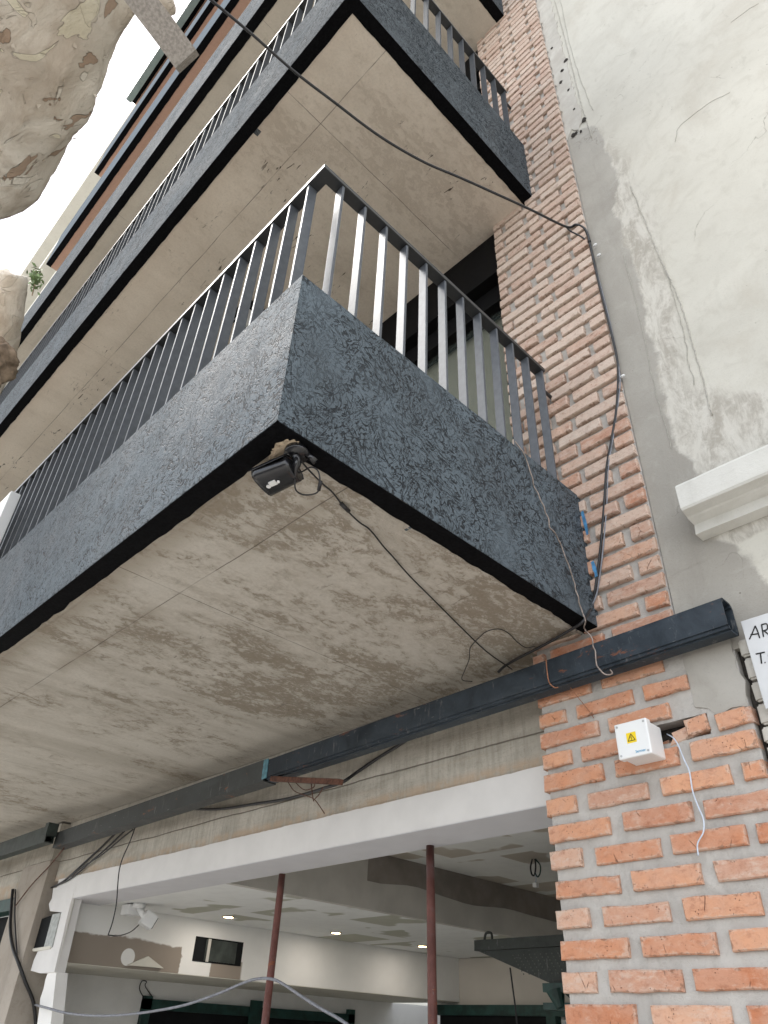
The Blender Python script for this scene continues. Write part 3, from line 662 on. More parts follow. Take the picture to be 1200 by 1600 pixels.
bm = new(); wavy_box(bm, -4.66, -.289, YLN-.012, .385, 2.342, 2.486, 160, .006, bot=False); mesh_obj('white_lintel_band', bm, M_white, B)
bm = new(); box(bm, -4.66, -.289, YLN-.010, .387, 2.339, 2.3415); mesh_obj('lintel_reveal', bm, M_whiteu, B)
# white trim down the left side of the opening (with an open recess)
def prism(bm, pts, y0, y1):
    lo = [bm.verts.new((p[0], y0, p[1])) for p in pts]; hi = [bm.verts.new((p[0], y1, p[1])) for p in pts]
    bm.faces.new(lo); bm.faces.new(hi[::-1]); n = len(pts)
    for i in range(n): bm.faces.new((lo[i], hi[i], hi[(i+1)%n], lo[(i+1)%n]))
    bmesh.ops.recalc_face_normals(bm, faces=bm.faces)
def pp(u, v, y=YLN): q = PY(u,v,y); return (q.x, q.z)
bm = new()
prism(bm, [pp(*q) for q in [(86,1388),(84,1404),(79,1413),(81,1424),(99,1426),(84,1481),(62,1487),(56,1500),(51,1517),(66,1521),(88,1519),(112,1416),(122,1383)]][::-1], YLN-.014, YLN+.06)
mesh_obj('white_side_trim', bm, M_white, B)
# flat plates beside the trim; a black one paints the shade inside the recess
bm = new(); 
def quadbox(bm, pts, d):
    f = [bm.verts.new(p) for p in pts]; b = [bm.verts.new(p+Vector(d)) for p in pts]
    bm.faces.new(f); bm.faces.new(b[::-1])
    for i in range(4): bm.faces.new((f[i], f[(i+1)%4], b[(i+1)%4], b[i]))
    bmesh.ops.recalc_face_normals(bm, faces=bm.faces)
quadbox(bm, [p+Vector((0,-.004,0)) for p in (PY(66,1436,YLN-.012),PY(85,1429,YLN-.012),PY(72,1480,YLN-.012),PY(52,1484,YLN-.012))], (0,.02,0)); mesh_obj('recess_shade', bm, M_black, B)
bm = new(); quadbox(bm, [p+Vector((0,-.014,0)) for p in (PY(85,1429,YLN-.008),PY(97,1427,YLN-.008),PY(84,1480,YLN-.008),PY(71,1482,YLN-.008))], (0,.03,0)); mesh_obj('recess_lining', bm, flat('grey_lining', (.42,.44,.43), .8, .2), B)
bm = new(); quadbox(bm, [p+Vector((0,-.012,0)) for p in (PY(50,1483,YLN-.01),PY(82,1478,YLN-.01),PY(80,1483,YLN-.01),PY(55,1487,YLN-.01))], (0,.03,0)); mesh_obj('recess_sill', bm, M_ledge, B)
# splayed jamb and the underside frame of the bulkhead
bm = new()
a0, a1 = PY(122,1383,YLN), PY(88,1519,YLN); b0, b1 = PX(125,1412,-4.5), PX(105,1500,-4.5)
bm.faces.new([bm.verts.new(p) for p in (a0,a1,b1,b0)])
r = bmesh.ops.extrude_face_region(bm, geom=list(bm.faces))
for v in r['geom']:
    if isinstance(v, bmesh.types.BMVert): v.co += Vector((-.02,.01,0))
bmesh.ops.recalc_face_normals(bm, faces=bm.faces); mesh_obj('splayed_jamb', bm, M_ledge, B)
# ---- shop interior
XW = -4.5; ZC = 2.35; XE = -2.92; ZH = 2.72
bm = new(); box(bm, -4.9, XE, .388, 7., ZC, ZC+.05); mesh_obj('shop_ceiling', bm, M_ceil_low, B)
bm = new(); box(bm, XE+.03, -.30, .402, 7., ZH, ZH+.05); mesh_obj('upper_ceiling', bm, M_ceil_high, B)
bm = new(); box(bm, XE-.02, XE+.03, .402, 7., ZC-.001, ZH+.05); mesh_obj('ceiling_bulkhead', bm, M_fasc_in, B)
pts = [(.9+.0,ZH-.005)]
bm = new(); vs = []
for i in range(40):
    y = 1.55+i*.13; zl = ZH-.19+noise.noise(Vector((y*1.7,0,0)))*.05
    vs.append([bm.verts.new((XE+.0315,y,zl)), bm.verts.new((XE+.0315,y,ZH-.001))])
for a_, b_ in zip(vs, vs[1:]): bm.faces.new((a_[0], b_[0], b_[1], a_[1]))
r = bmesh.ops.extrude_face_region(bm, geom=list(bm.faces))
for v in r['geom']:
    if isinstance(v, bmesh.types.BMVert): v.co.x += .0015
bmesh.ops.recalc_face_normals(bm, faces=bm.faces); mesh_obj('bare_board', bm, M_fasc_dk, B)
# left wall bulkhead, its lit underside, lower wall
ZL = 1.975
bm = new(); box(bm, -4.95, XW, .25, 4.45, ZL, ZC-.001); mesh_obj('wall_bulkhead', bm, M_wallst, B)
bm = new(); box(bm, -6.2, XW-.001, .14, 4.45, ZL-.004, ZL-.0005); mesh_obj('bulkhead_underside', bm, M_ledge, B)
bm = new(); box(bm, -6.25, -5.5, .15, 6.9, -.1, ZL-.005); mesh_obj('lower_wall', bm, M_room, B)
bm = new(); prism(bm, [pp(*q) for q in [(75,1519),(71,1530),(68,1545),(63,1560),(61,1580),(58,1600),(50,1640),(75,1640),(88,1519)]][::-1], YLN, .2); qa, qb = PY(50,1640,YLN), PY(75,1640,YLN); box(bm, qa.x, qb.x, YLN, .2, 0, min(qa.z,qb.z)-.0005); mesh_obj('wall_return', bm, M_room, B)
bm = new(); box(bm, -4.56, -2.0, 4.4, 4.5, 1.95, 2.345); mesh_obj('back_panel', bm, M_panel, B)
bm = new(); box(bm, -6.2, 0, 7, 7.1, -.1, 2.8); box(bm, -.28, -.2, .31, 7, -.1, 2.8); mesh_obj('back_wall', bm, M_room, B)
bm = new(); box(bm, -6.2, .3, .3, 7.1, -.1, -.002); mesh_obj('shop_floor', bm, M_cream, B)
bm = new(); box(bm, -4.95, -2.93, 4.501, 7, 1.93, 2.3); mesh_obj('rear_bulkhead', bm, M_fasc_in, B)
# dark green shutters and frames low in the room
bm = new()
XS = -5.5
q0 = PX(222,1560,XS); q1 = PX(551,1580,XS); qz = q0.z
box(bm, XS-.02, XS+.04, q0.y, q1.y, qz-.075, qz); box(bm, XS-.02, XS+.04, q0.y, q0.y+.08, .6, qz+.02); box(bm, XS-.02,XS+.04,q1.y-.09,q1.y,.6,qz+.04)
q2 = PX(395,1568,XS); box(bm, XS+.041, XS+.05, q2.y-.06, q2.y+.08, qz-.14, qz+.05)
o1 = mesh_obj('shutter_frame', bm, M_green, B)
bm = new(); box(bm, XS-.02, XS+.01, q0.y+.08, q1.y-.09, .6, qz-.075); mesh_obj('doorway_shade', bm, M_black, B)  # black panel in place of the shade inside the opening
bm = new(); box(bm, -4.75, -2.2, 4.30, 4.398, 1.86, 1.945); box(bm, -3.4,-3.3,4.3,4.39,1.0,1.86); mesh_obj('rear_frame', bm, M_green, B)
bm = new(); box(bm, -4.7, -3.4, 4.33, 4.39, 1.0, 1.86); mesh_obj('rear_shade', bm, M_black, B)  # black panel painted as the dark behind the rear frame
# dark window in the bulkhead
w0, w1 = PX(307,1459,XW), PX(376,1505,XW)
W = bpy.data.objects.new('window', None)
bm = new(); box(bm, XW-.02, XW+.004, w0.y, w1.y+.0, 2.065, 2.232); wf = mesh_obj('hatch', bm, M_black, B)
bm = new(); box(bm, XW+.0045, XW+.006, w0.y+.10, w1.y-.06, 2.075, 2.222); mesh_obj('pane', bm, flat('dusty_glass', (.055,.065,.06), .3, .6, sc=9, var=.4), wf)
bm = new(); box(bm, XW+.0062, XW+.012, w0.y+.115, w0.y+.14, 2.07, 2.225); mesh_obj('hatch_bar', bm, M_fasc_in, wf)
# triangle of board lying on the bulkhead edge
bm = new(); tpts = [PX(200,1508,-4.47),PX(232,1494,-4.47),PX(256,1513,-4.47)]
lo = [bm.verts.new(p) for p in tpts]; hi = [bm.verts.new(p+Vector((-.026,0,0))) for p in tpts]
bm.faces.new(lo); bm.faces.new(hi[::-1])
for i in range(3): bm.faces.new((lo[i], hi[i], hi[(i+1)%3], lo[(i+1)%3]))
bmesh.ops.recalc_face_normals(bm, faces=bm.faces)
tag(mesh_obj('board_offcut', bm, M_ledge), 'triangular plasterboard offcut fixed on the wall above the ledge inside the shop', 'board')
# downlights
for n_, (u, v, lab) in enumerate([(357,1432,'recessed ceiling downlight nearest the street, left of the leaning rusty prop'),(525,1457,'recessed ceiling downlight seen between the two rusty props'),(660,1478,'recessed ceiling downlight deepest in the room, beside the upright prop')]):
    c = PZ(u, v, ZC)
    t = thing('downlight', c, lab, 'light', 'recessed lights in the shop ceiling')
    bm = new(); bmesh.ops.create_circle(bm, cap_ends=True, segments=24, radius=.05)
    r = bmesh.ops.extrude_face_region(bm, geom=list(bm.faces))
    for vv in r['geom']:
        if isinstance(vv, bmesh.types.BMVert): vv.co.z -= .004
    for vv in bm.verts: vv.co += c + Vector((0,0,-.001))
    bmesh.ops.recalc_face_normals(bm, faces=bm.faces); mesh_obj('trim_ring', bm, M_fasc_dk, t)
    bm = new(); bmesh.ops.create_circle(bm, cap_ends=True, segments=20, radius=.036)
    for vv in bm.verts: vv.co += c + Vector((0,0,-.0062))
    bmesh.ops.recalc_face_normals(bm, faces=bm.faces); mesh_obj('lamp_face', bm, M_lamp, t)
    ld = bpy.data.lights.new('downlight_beam', 'AREA'); ld.shape = 'DISK'; ld.size = .07; ld.energy = .7; ld.color = (1,.95,.9); lo_ = bpy.data.objects.new('downlight_beam', ld); link(lo_, t); lo_.location = c + Vector((0,0,-.008))

# ---- column left of the shop and the neighbour's dark doorway
bm = new()
prism(bm, [(-4.76,-.1),(-4.76,2.62),(-5.27,2.62),(-5.27,-.1)], .05, .3); mesh_obj('concrete_column', bm, m_plaster('column_render', (.33,.29,.245), (.40,.36,.315), (.24,.21,.17), 60, .5, streaks=.5, big=1.5), B)
bm = new(); box(bm, -8, -5.27, .1, .3, 2.42, 2.89); box(bm, -5.26, -4.765, .055, .28, 2.621, 2.885); mesh_obj('left_lintel', bm, M_conc, B)
bm = new(); box(bm, -8, -5.28, .08, .2, 2.33, 2.42); mesh_obj('door_frame', bm, M_green, B)
bm = new(); box(bm, -8, -5.28, .22, .3, -.1, 2.33); mesh_obj('neighbour_shade', bm, M_black, B)  # no door leaf; black panel stands in for the shaded opening

# ================================================================== NEIGHBOURING BUILDING ON THE RIGHT
NB = thing('rendered_building', (3,0,0), 'neighbouring building with a tall cream stucco wall right of the brick pier', 'building')
bm = new(); box(bm, .289, 9, .004, .35, 2.67, 22); box(bm, .489, 9, .02, .35, -.1, 2.67); mesh_obj('stucco_wall', bm, m_stucco_wall(), NB)
def sheet(bm, pts, y0, y1, jit=.0, sub=6):
    out = []
    n = len(pts)
    for i in range(n):
        a = Vector((pts[i][0],0,pts[i][1])); b = Vector((pts[(i+1)%n][0],0,pts[(i+1)%n][1])); L_ = (b-a).length
        m = max(1, int(L_/.02)) if jit else 1
        for k in range(m):
            p = a.lerp(b, k/m); 
            if k: p += Vector((noise.noise(p*19)*jit+noise.noise(p*60)*jit*.5, 0, noise.noise(p*19+Vector((5,5,5)))*jit))
            out.append((p.x, p.z))
    prism(bm, out, y0, y1)
bm = new()
L1 = [(.9,2.70),(.452,2.70),(.9,2.66),(.452,2.66),(.452,2.475),(.40,2.485),(.36,2.47),(.33,2.50),(.288,2.515),(.288,2.70)]
L1 = [(.288,2.72),(.45,2.72),(.452,2.475),(.40,2.485),(.36,2.47),(.33,2.50),(.288,2.515)]
sheet(bm, L1, -.005, .2, .012); mesh_obj('cement_patch', bm, M_cement, NB)
# painted strip above the cement; drill holes are flat dark discs painted as shade
bm = new(); sheet(bm, [(.288,22),(.288,6.2),(.33,6.28),(.37,6.2),(.41,6.27),(.405,6.6),(.40,7.2),(.40,22)], -.001, .1, .016); mesh_obj('painted_strip', bm, M_patchy, NB)
bm = new()
for (u, v, r_) in [(884,94,.016),(878,110,.012),(876,128,.013),(888,140,.009),(897,170,.008),(912,187,.017),(895,211,.014),(900,207,.010),(862,75,.010),(907,205,.008)]:
    p = PY(u, v, -.004)
    vs = [bm.verts.new((p.x+math.cos(a)*r_*random.uniform(.7,1.2), -.0045, p.z+math.sin(a)*r_*random.uniform(.9,1.7))) for a in [i*math.pi/5 for i in range(10)]]
    bm.faces.new(vs)
r = bmesh.ops.extrude_face_region(bm, geom=list(bm.faces))
for v in r['geom']:
    if isinstance(v, bmesh.types.BMVert): v.co.y += .004
bmesh.ops.recalc_face_normals(bm, faces=bm.faces); mesh_obj('chipped_holes', bm, M_crevice, NB)
# long scored lines in the stucco
def scar(pts, r_, m):
    bm = new(); tube(bm, [p+Vector((noise.noise(p*25),0,noise.noise(p*25+Vector((4,4,4)))))*.006 for p in spline([PY(u,v,.002) for u,v in pts], 10)], r_, 5); mesh_obj('plaster_scar', bm, m, NB, True)
M_scar = flat('grey_scar', (.45,.43,.385), .9, .1, var=.2, sc=60, bs=.3)
M_crk = flat('hairline_crack', (.20,.185,.16), .95, .1, var=.3, sc=60, bs=.2)
scar([(866,0),(885,70),(905,150),(925,215)], .0035, M_scar); scar([(875,0),(893,80),(915,145),(926,172)], .0018, M_scar)
scar([(985,290),(1030,400),(1062,470),(1080,530),(1098,590),(1112,650)], .003, M_scar); scar([(1008,345),(1042,430),(1068,520),(1074,560),(1085,600)], .0018, M_scar)
scar([(975,400),(1000,500),(1022,600),(1035,650),(1050,700)], .0012, M_scar)
scar([(1055,222),(1060,200),(1080,182),(1110,160),(1140,145)], .0007, M_crk); scar([(1142,35),(1165,18),(1185,5)], .0007, M_crk)
# cornice moulding
bm = new(); n = 40; vs = []
for i in range(n+1):
    x = .447+ (3.5-.447)*i/n if i else .447
    w_ = noise.noise(Vector((x*9,0,0)))*.003
    prof = [(0.003,3.095),(-.045+w_,3.10),(-.05,3.135),(-.085,3.145),(-.09,3.150),(-.135+w_,3.152),(-.14,3.16),(-.138,3.255+w_),(-.130,3.268+w_),(.003,3.28)]
    vs.append([bm.verts.new((x+ (noise.noise(Vector((p[0]*30,p[1]*30,3)))*.006 if i==0 else 0), p[0], p[1])) for p in prof])
for a_, b_ in zip(vs, vs[1:]):
    for m in range(len(prof)-1): bm.faces.new((a_[m], a_[m+1], b_[m+1], b_[m]))
bm.faces.new(vs[0]); bmesh.ops.recalc_face_normals(bm, faces=bm.faces); mesh_obj('cornice', bm, M_cornice, NB)
# old whitewashed bricks beyond the gap
bm = new(); zz = 1.0
while zz < 2.68:
    h = random.uniform(.05,.085); b2 = new(); vs = box(bm, .466+random.uniform(0,.006), .56, .004-random.uniform(0,.012), .1, zz, zz+h-.008); zz += h
bmesh.ops.bevel(bm, geom=list(bm.edges), offset=.006, segments=2, affect='EDGES')
for v in bm.verts: v.co += Vector((noise.noise(v.co*40)*.003, noise.noise(v.co*40+Vector((3,3,3)))*.003, 0))
mesh_obj('old_bricks', bm, M_patchy, NB)
bm = new(); box(bm, .452,.49,.03,.3,-.1,2.67); mesh_obj('wall_joint', bm, M_crevice, NB)

# ================================================================== SIGN (hand-lettered)
SG = thing('painted_sign', (.75,-.03,2.6), 'white hand lettered board with black capitals at the right edge under the cornice', 'sign')
c0, c1 = PY(1160,972,-.03), PY(1190,1110,-.03)
bm = new(); box(bm, c0.x-.004, 1.35, -.034, -.026, c1.z, c0.z+.002); bevel(bm, .003, 2); mesh_obj('board', bm, M_sign, SG)
bm = new(); box(bm, c0.x-.004+.01, 1.35, -.0352, -.026, c1.z-.010, c1.z-.001); mesh_obj('board_edge', bm, M_gcable, SG)
def strokes(segs, r_, y, mat, par, name):
    bm = new()
    for s_ in segs: tube(bm, spline([Vector((a, y, b)) for a, b in s_], 4), r_, 5)
    return mesh_obj(name, bm, mat, par, True)
def sgp(u, v): q = PY(u, v, -.0345); return (q.x, q.z)
segs = [[sgp(1171,999),sgp(1176,988),sgp(1180,978)],[sgp(1180,978),sgp(1184,987),sgp(1187,997)],[sgp(1173,992),sgp(1186,990)],
        [sgp(1193,995),sgp(1190,976)],[sgp(1190,976),sgp(1198,975),sgp(1199,983),sgp(1192,986)],[sgp(1194,986),sgp(1203,993)],[sgp(1210,990),sgp(1207,971)],
        [sgp(1181,1022),sgp(1195,1019)],[sgp(1188,1020),sgp(1190,1037)],[sgp(1195,1035),sgp(1196,1035.5)],[sgp(1214,1016),sgp(1206,1014),sgp(1201,1024),sgp(1206,1033),sgp(1214,1031)]]
strokes(segs, .0022, -.0347, M_ink, SG, 'lettering')

# ================================================================== STEEL BEAMS
def hollow(bm, p, q, h0, h1, y0, y1, t=.006):
    # rectangular tube from x=p to x=q; h0/h1 = (zb,zt) at each end
    R0 = [(y0,0),(y0,1),(y1,1),(y1,0)]
    def ring(x, h, ins): 
        zb, zt = h
        return [bm.verts.new((x, y0+ins, zb+ins)), bm.verts.new((x, y0+ins, zt-ins)), bm.verts.new((x, y1-ins, zt-ins)), bm.verts.new((x, y1-ins, zb+ins))]
    a, b, c, d = ring(p,h0,0), ring(q,h1,0), ring(p,h0,t), ring(q,h1,t)
    for i in range(4):
        j = (i+1)%4
        bm.faces.new((a[i],b[i],b[j],a[j])); bm.faces.new((c[i],c[j],d[j],d[i])); bm.faces.new((a[i],a[j],c[j],c[i])); bm.faces.new((b[i],d[i],d[j],b[j]))
    bmesh.ops.recalc_face_normals(bm, faces=bm.faces)
bm = new(); hollow(bm, .488, -1.905, (2.688,2.808), (2.655,2.768), -.105, -.022)
bm2 = [e for e in bm.edges if abs(e.verts[0].co.x-e.verts[1].co.x) > 1 and all(min(abs(v.co.y+.105),abs(v.co.y+.022)) < 1e-4 for v in e.verts)]; bmesh.ops.bevel(bm, geom=bm2, offset=.017, segments=4, affect='EDGES')
SB = tag(mesh_obj('steel_beam', bm, M_beam), 'long black hollow steel beam with open right end crossing brick and soffit', 'beam', 'steel beams along the shopfront')
bm = new(); hollow(bm, -1.925, -4.40, (2.655,2.766), (2.634,2.738), -.105, -.022); 
tag(mesh_obj('steel_beam', bm, M_beam2), 'dusty black steel beam left of the blue joint, ending at the column', 'beam', 'steel beams along the shopfront')
bm = new(); hollow(bm, -4.36, -7.9, (2.655,2.765), (2.64,2.74), -.19, -.125); box(bm, -4.41,-4.355,-.195,-.12,2.70,2.785)
tag(mesh_obj('steel_beam', bm, flat('green_black_steel', (.025,.035,.032), .5, .5, var=.4, sc=18, bs=.2)), 'greenish black steel beam at far left in front of the column', 'beam', 'steel beams along the shopfront')
bm = new(); box(bm, -1.935, -1.895, -.1085, -.1055, 2.665, 2.763); mesh_obj('blue_joint_tape', bm, flat('faded_blue_tape', (.10,.24,.30), .5, .4, var=.3, sc=40, bs=.1), SB)
bm = new(); p0 = PY(425,1217,-.09); p1 = PY(533,1222,-.16); d = (p1-p0).normalized(); up_ = Vector((0,0,1)); sd = d.cross(up_).normalized()
obox(bm, (p0+p1)/2, d, sd, sd.cross(d)*-1, (p1-p0).length/2, .012, .012); bmesh.ops.recalc_face_normals(bm, faces=bm.faces); bevel(bm, .002, 1)
tag(mesh_obj('rusty_bracket', bm, M_rustbr), 'short rusty iron bar sticking out under the blue joint of the beam', 'bracket')

# ================================================================== PROPS
def prop(top, bot, r_, lab):
    d = (bot-top); e = top + d*((top.z)/(-d.z)) if d.z else bot
    t = thing('prop_pole', (e.x,e.y,0), lab, 'prop', 'rusty props in the shopfront')
    bm = new(); sp = [top.lerp(Vector((e.x,e.y,.01)), i/12) for i in range(13)]; tube(bm, sp, r_, 20); mesh_obj('tube', bm, M_rust, t, True)
    bm = new(); box(bm, e.x-.06, e.x+.06, e.y-.06, e.y+.06, .001, .009); mesh_obj('base_plate', bm, M_rustbr, t)
prop(PZ(672,1322,2.338), PZ(672,1322,2.338)+Vector((.0,.0,-2)) if False else PY(676,1600,.20), .0185, 'upright rusty steel prop pole under the white lintel')
prop(PZ(441,1366,2.338), PY(414,1600,.24), .0185, 'leaning rusty steel prop pole, the left one under the white lintel')

# ================================================================== JUNCTION BOX
q = [PY(958,1131,-.115), PY(1009,1119,-.115), PY(1018,1178,-.115), PY(968,1190,-.115)]
cx = sum(p.x for p in q)/4; cz = sum(p.z for p in q)/4
JB = thing('junction_box', (cx,-.015,cz), 'square white electrical junction box with yellow warning sticker on the brick pier', 'box')
hw = .0575
bm = new(); box(bm, cx-hw+.004, cx+hw-.004, -.085, -.012, cz-hw+.004, cz+hw-.004); bevel(bm, .008, 3); mesh_obj('box_body', bm, M_plas, JB)
bm = new(); box(bm, cx-hw, cx+hw, -.115, -.086, cz-hw, cz+hw); bevel(bm, .006, 3); lid = mesh_obj('box_lid', bm, M_plas, JB)
bm = new(); s_ = .0165; sx, sz = cx-.002, cz+.004; box(bm, sx-s_, sx+s_, -.1158, -.1149, sz-s_, sz+s_); mesh_obj('warning_sticker', bm, M_yel, lid)
tr = [(sx-.0125,sz-.010),(sx+.0125,sz-.010),(sx,sz+.0125)]
bm = new()
for a,b in zip(tr, tr[1:]+tr[:1]):
    tube(bm, [Vector((a[0],-.116,a[1])), Vector((b[0],-.116,b[1]))], .0011, 5)
tube(bm, [Vector((sx+.001,-.116,sz+.006)),Vector((sx-.002,-.116,sz-.001)),Vector((sx+.002,-.116,sz-.001)),Vector((sx-.0005,-.116,sz-.008))], .0010, 5)
mesh_obj('warning_symbol', bm, M_ink, lid)
bm = new()
for (a,b) in ((-1,-1),(1,1),(1,-1),(-1,1)):
    tube(bm, [Vector((cx+a*.047,-.1135,cz+b*.047)), Vector((cx+a*.047,-.1162,cz+b*.047))], .0036, 12)
mesh_obj('lid_screws', bm, M_metal, lid)
cu = bpy.data.curves.new('maker_mark', 'FONT'); cu.body = 'Sermer'; cu.size = .0125; cu.extrude = .0002; cu.space_character = .95
fo = bpy.data.objects.new('tmp', cu); scene.collection.objects.link(fo); dg = bpy.context.evaluated_depsgraph_get(); me = bpy.data.meshes.new_from_object(fo.evaluated_get(dg))
bpy.data.objects.remove(fo); me.transform(Matrix.Translation((cx+.004,-.1156,cz-.047)) @ Matrix.Rotation(math.pi/2,4,'X'))
me.materials.clear(); me.materials.append(M_blueink); o = bpy.data.objects.new('printed_mark', me); link(o, lid)

# ================================================================== SECURITY CAMERA UNDER THE BALCONY
base = PZ(464, 704, 2.893)
CC = thing('security_camera', base, 'black bullet security camera hanging at the lowest balcony corner', 'camera')
bm = new(); tube(bm, [base+Vector((0,0,0)), base+Vector((0,0,-.018))], .034, 20); mesh_obj('mount', bm, M_plasb, CC, True)
bm = new(); tube(bm, spline([base+Vector((0,0,-.015)), base+Vector((-.004,.008,-.04)), base+Vector((-.03,.014,-.055))], 5), .012, 12); tube(bm, [base+Vector((.018,.02,-.01)), base+Vector((.03,.045,-.03))], .009, 10); mesh_obj('swivel', bm, M_plasb, CC, True)
e0 = PZ(459,733,2.84); e1 = PZ(409,755,2.825)
d = (e1-e0).normalized(); side = d.cross(Vector((0,0,1))).normalized(); upv = side.cross(d)
bm = new(); rings = []
for i in range(9):
    a = i/8; c = e0.lerp(e1, a); ww = .042+.008*a; hh = .022; ring = []
    for j in range(20):
        th = 2*math.pi*j/20; cx_, cy_ = math.cos(th), math.sin(th)
        f = (abs(cx_)**3.+abs(cy_)**3.)**(-1/3.)
        ring.append(bm.verts.new(c+side*(ww*f*cx_)+upv*(hh*f*cy_*(1 if cy_<0 else 1.15))))
    rings.append(ring)
for a_, b_ in zip(rings, rings[1:]):
    for j in range(20): bm.faces.new((a_[j], a_[(j+1)%20], b_[(j+1)%20], b_[j]))
bm.faces.new(rings[0][::-1]); bm.faces.new(rings[-1]); bmesh.ops.recalc_face_normals(bm, faces=bm.faces)
body = mesh_obj('camera_body', bm, M_plasb, CC, True)
bm = new(); pts_ = []
for i in range(7):
    a = i/6; row = []
    for j in range(9):
        th = math.pi*j/8; c = e0.lerp(e1, a*1.08); row.append(bm.verts.new(c+side*(.052*math.cos(th))+upv*(.004+.030*math.sin(th))))
    pts_.append(row)
for a_, b_ in zip(pts_, pts_[1:]):
    for j in range(8): bm.faces.new((a_[j], a_[j+1], b_[j+1], b_[j]))
r = bmesh.ops.extrude_face_region(bm, geom=list(bm.faces))
for v in r['geom']:
    if isinstance(v, bmesh.types.BMVert): v.co += upv*.002
bmesh.ops.recalc_face_normals(bm, faces=bm.faces); mesh_obj('sun_hood', bm, M_plasb, body, True)
bm = new()
for (u, v, r_, h_) in ((420,759,.0065,.003),(435,752,.004,.003)):
    c = PZ(u,v,2.808); tube(bm, [c, c-Vector((0,0,.004))], r_, 14)
c = PZ(426.5,755,2.808); obox(bm, c, d, side, upv, .010, .0085, .002); bmesh.ops.recalc_face_normals(bm, faces=bm.faces)
mesh_obj('white_fitting', bm, M_plas, body)
# connectors and looping lead
wire('camera_lead', [base+Vector((.0,.0,-.02)), PZ(463,725,2.84), PZ(461,747,2.82)], .006, M_plasb, '', parent=CC)
wire('camera_lead', [PZ(461,745,2.82), PZ(462,765,2.80), PZ(474,773,2.80), PZ(490,772,2.80), PZ(498,766,2.81), PZ(500,752,2.82), PZ(497,736,2.85), PZ(486,730,2.86), PZ(472,737,2.86), PZ(466,737,2.85)], .0022, M_cable, '', parent=CC)
bm = new(); tube(bm, [PZ(501,752,2.82), PZ(498,766,2.81)], .0055, 10); tube(bm, [PZ(533,787,2.89), PZ(545,799,2.889)], .0065, 10); mesh_obj('plug', bm, M_cable, CC, True)

# ================================================================== CABLES
zs = 2.892
wire('camera_cable', [PZ(470,720,2.87), PZ(485,737,2.87), PZ(505,757,2.885), PZ(520,770,2.888), PZ(538,793,2.888), PZ(560,815,2.891), PZ(578,828,2.8915), PZ(600,855,2.8915), PZ(612,868,2.8915), PZ(640,900,2.8915), PZ(680,940,2.8915), PZ(720,980,2.8915), PZ(760,1018,2.8915), PZ(800,1046,2.88)], .0026, M_cable, 'thin black cable stapled across the soffit from camera to steel beam')
wire('overhead_cable', [AT(190,-140,3.9), AT(270,-55,3.93), AT(330,0,3.97), AT(392,52,4.0), AT(460,112,4.03), AT(520,158,4.07), AT(592,212,4.12), AT(660,252,4.18), AT(720,278,4.24), AT(780,305,4.3), AT(830,328,4.36), PY(884,354,-.05), PY(900,351,-.025), PY(912,356,-.02), PY(918,366,-.02), PY(921,378,-.02)], .0068, M_cable, 'thick black overhead cable sagging from top left to the brick pier', n=8, sides=10)
wire('tie_cable', [PY(884,354,-.04), PY(893,362,-.025), PY(905,368,-.02), PY(914,374,-.02), PY(918,380,-.02)], .005, M_cable, 'thin black tie wire beside the anchor of the overhead cable')
wire('wall_cable', [PY(921,378,-.018), PY(924,392,-.018), PY(935,440,-.018), PY(945,480,-.018), PY(955,520,-.018), PY(963,555,-.018), PY(966,585,-.020), PY(963,640,-.022), PY(955,690,-.022), PY(948,730,-.022), PY(944,790,-.024), PY(939,850,-.026), PY(931,915,-.028), PY(924,945,-.03), PZ(912,970,2.875), PZ(890,985,2.875), PZ(850,1008,2.88), PZ(815,1026,2.885), PZ(790,1040,2.885), PZ(778,1051,2.86)], .0055, M_cable, 'black cable running down the pier edge then under the balcony', n=8, sides=9)
wire('wall_cable', [PY(926,400,-.014), PY(938,445,-.014), PY(950,492,-.014), PY(962,545,-.014), PY(968,583,-.02), PY(968,612,-.02), PY(960,672,-.02), PY(951,728,-.022), PY(948,790,-.022), PY(942,860,-.03), PY(934,920,-.03), PY(926,945,-.035)], .0032, M_gcable, 'thin grey lead running alongside the black cable on the pier', n=8)
for n_, (u,v) in enumerate([(925,382),(931,398),(968,587)]):
    bm = new(); p = PY(u+4,v,-.02); bmesh.ops.create_icosphere(bm, subdivisions=2, radius=.009)
    for vv in bm.verts: vv.co = Vector((vv.co.x*1.4, vv.co.y*.8, vv.co.z*.8)) + p + Vector((0,.004,0))
    tag(mesh_obj('cable_clip', bm, M_plas, None, True), ['small white cable clip, topmost on the cement edge','small white cable clip just below the topmost one','small white cable clip halfway down the pier edge where the cable bends'][n_], 'clip', 'white cable clips')
# cables on the concrete lintel
wire('lintel_cable', [PY(655,1142,-.03), PY(630,1160,.03), PY(590,1185,YLN-.02), PY(560,1205,YLN-.02), PY(535,1222,.03), PY(505,1232,.03), PY(470,1243,YLN-.02), PY(440,1250,YLN-.02), PY(400,1256,YLN-.02), PY(345,1264,YLN-.02), PY(300,1264,YLN-.02)], .008, M_cable, 'black cable sagging across the concrete lintel under the beam')
for n_, (a, lab) in enumerate([([(182,1300),(160,1322),(135,1345),(110,1368),(95,1380),(82,1386)],'left black cable of the bundle slanting down the lintel end'),([(195,1298),(170,1322),(140,1348),(112,1372),(92,1382),(80,1387)],'middle black cable of the bundle slanting down the lintel end'),([(208,1296),(190,1310),(160,1335),(130,1354),(100,1376),(84,1385)],'right black cable of the bundle slanting down the lintel end')]):
    wire('slanting_cable', [PY(u,v,YLN-.015-.006*n_) for u,v in a], .007-.0012*n_, M_cable, lab, group='cables slanting down the lintel')
